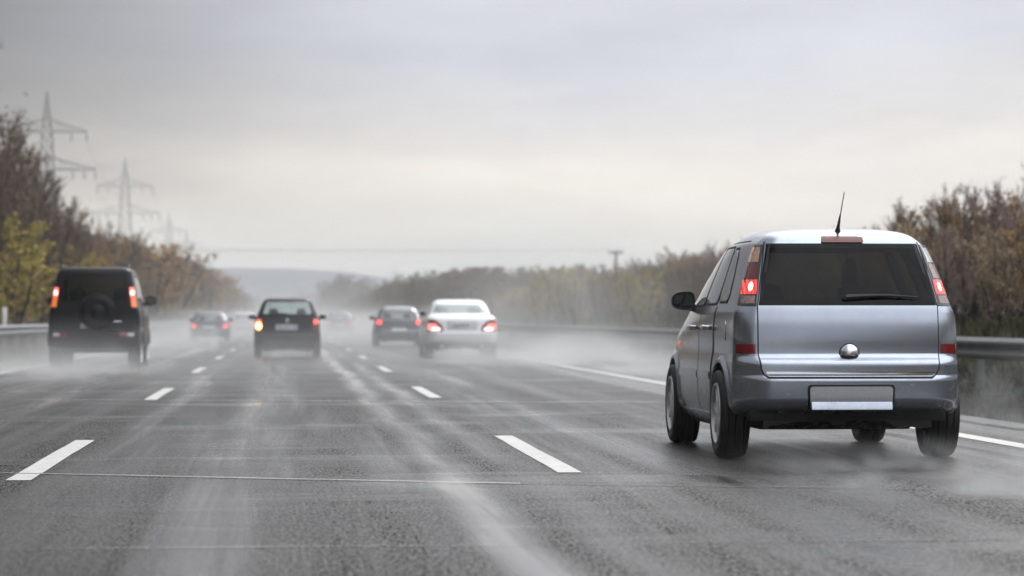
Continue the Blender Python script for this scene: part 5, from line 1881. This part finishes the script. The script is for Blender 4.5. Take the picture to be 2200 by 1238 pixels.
# ------------------------------------------------------------------ wet air: even haze, and wheel spray over the road
def haze():
    m = bpy.data.materials.new('wet_air'); m.use_nodes = True
    nt = m.node_tree; nt.nodes.clear()
    out = nt.nodes.new('ShaderNodeOutputMaterial')
    v = nt.nodes.new('ShaderNodeVolumePrincipled')
    v.inputs['Color'].default_value = (0.995, 0.995, 0.995, 1)
    v.inputs['Density'].default_value = 0.0004
    nt.links.new(v.outputs[0], out.inputs['Volume'])
    o = MB().box(GX0 - 20, GX1 + 20, GY0 - 20, GY1 + 20, -1.4, 50).build('haze', m, None, smooth=0)
    tag(o, 'pale rainy haze over the whole motorway', 'haze', kind='stuff')


haze()


def spray(label, x0, x1, y0, y1, z1, dens, scale, hp=1.6, seed=0.0, edge=0.35, lo=0.42, hi=0.68):
    """torn cloud of wheel spray: noise density that thins with height and towards the edges of its box"""
    m = bpy.data.materials.new('wheel_spray'); m.use_nodes = True
    nt = m.node_tree; N, L = nt.nodes, nt.links; N.clear()
    out = N.new('ShaderNodeOutputMaterial')
    v = N.new('ShaderNodeVolumePrincipled'); v.inputs['Color'].default_value = (0.998, 0.998, 0.998, 1)
    tc = N.new('ShaderNodeTexCoord')

    def math(op, a, b=None):
        n = N.new('ShaderNodeMath'); n.operation = op
        for i, q in enumerate((a, b)):
            if q is None: continue
            if isinstance(q, (int, float)): n.inputs[i].default_value = q
            else: L.new(q, n.inputs[i])
        return n.outputs[0]

    def rng(q, a, b, c=0.0, d=1.0):
        n = N.new('ShaderNodeMapRange'); n.interpolation_type = 'SMOOTHSTEP'
        for k_, s_ in (('From Min', a), ('From Max', b), ('To Min', c), ('To Max', d)): n.inputs[k_].default_value = s_
        L.new(q, n.inputs['Value']); return n.outputs[0]
    sep = N.new('ShaderNodeSeparateXYZ'); L.new(tc.outputs['Generated'], sep.inputs[0])
    fx = math('MULTIPLY', rng(sep.outputs['X'], 0, edge), rng(sep.outputs['X'], 1, 1 - edge))
    fyy = math('MULTIPLY', rng(sep.outputs['Y'], 0, edge), rng(sep.outputs['Y'], 1, 1 - edge))
    fz = math('POWER', math('SUBTRACT', 1.0, sep.outputs['Z']), hp)
    mp = N.new('ShaderNodeMapping'); mp.inputs['Location'].default_value = (seed, seed * 2, seed); mp.inputs['Scale'].default_value = (1, 0.5, 1.3)
    L.new(tc.outputs['Object'], mp.inputs[0])
    nz = N.new('ShaderNodeTexNoise'); nz.inputs['Scale'].default_value = scale; nz.inputs['Detail'].default_value = 4; nz.inputs['Roughness'].default_value = 0.62
    nz.inputs['Distortion'].default_value = 0.4
    L.new(mp.outputs[0], nz.inputs['Vector'])
    # height raggedness
    d = math('MULTIPLY', math('MULTIPLY', fx, fyy), math('MULTIPLY', fz, rng(nz.outputs[0], lo, hi)))
    d = math('MULTIPLY', d, dens)
    L.new(d, v.inputs['Density'])
    L.new(v.outputs[0], out.inputs['Volume'])
    o = MB().box(x0, x1, y0, y1, 0.012, z1).build('spray', m, None, smooth=0)
    tag(o, label, 'spray', 'water spray thrown up by the wheels', 'stuff')


spray('low torn spray behind the wheels of the silver minivan', 2.6, 6.6, 14.4, 20.3, 0.26, 1.1, 1.3, 1.4, 1.0, lo=0.46, hi=0.60)
spray('spray drifting off the right side of the silver minivan', 4.85, 7.4, 17.0, 29, 1.0, 0.26, 1.3, 1.5, 2.0, lo=0.50, hi=0.62)
spray('spray cloud around the wheels of the black offroad car', -7.2, -1.6, 42, 61, 0.8, 0.28, 0.6, 1.6, 3.0, lo=0.42, hi=0.64)
spray('white spray filling the left lane ahead of the black offroad car', -8.0, -1.6, 61, 125, 1.0, 0.15, 0.35, 1.5, 9.0, edge=0.3, lo=0.38, hi=0.64)
spray('spray cloud around the wheels of the white saloon', 2.8, 6.4, 59, 76, 0.75, 0.42, 0.5, 1.5, 4.0)
spray('white plume blown to the right of the white saloon', 4.5, 8.8, 40, 82, 0.95, 0.78, 0.35, 1.7, 10.0, edge=0.45, lo=0.40, hi=0.64)
spray('tall drifting spray between the white saloon and the right bank', 5.0, 15.5, 62, 180, 5.0, 0.024, 0.25, 1.0, 8.0, lo=0.35, hi=0.65)
spray('thin veil of spray settling on the nearer road', -8.0, 8.5, 27, 95, 1.1, 0.026, 0.3, 1.2, 11.0, edge=0.25, lo=0.3, hi=0.68)
spray('thin spray behind the black hatchback', -1.6, 1.6, 68, 82, 0.7, 0.12, 0.6, 1.4, 5.0)
spray('long veil of spray hanging over the far lanes', -8.0, 9.5, 84, 360, 1.8, 0.055, 0.16, 1.4, 6.0, edge=0.14, lo=0.3, hi=0.7)
spray('thin mist filling the cutting between the tree belts', -40, 60, 130, 1000, 9, 0.0017, 0.03, 1.2, 7.0, edge=0.12, lo=0.1, hi=0.6)
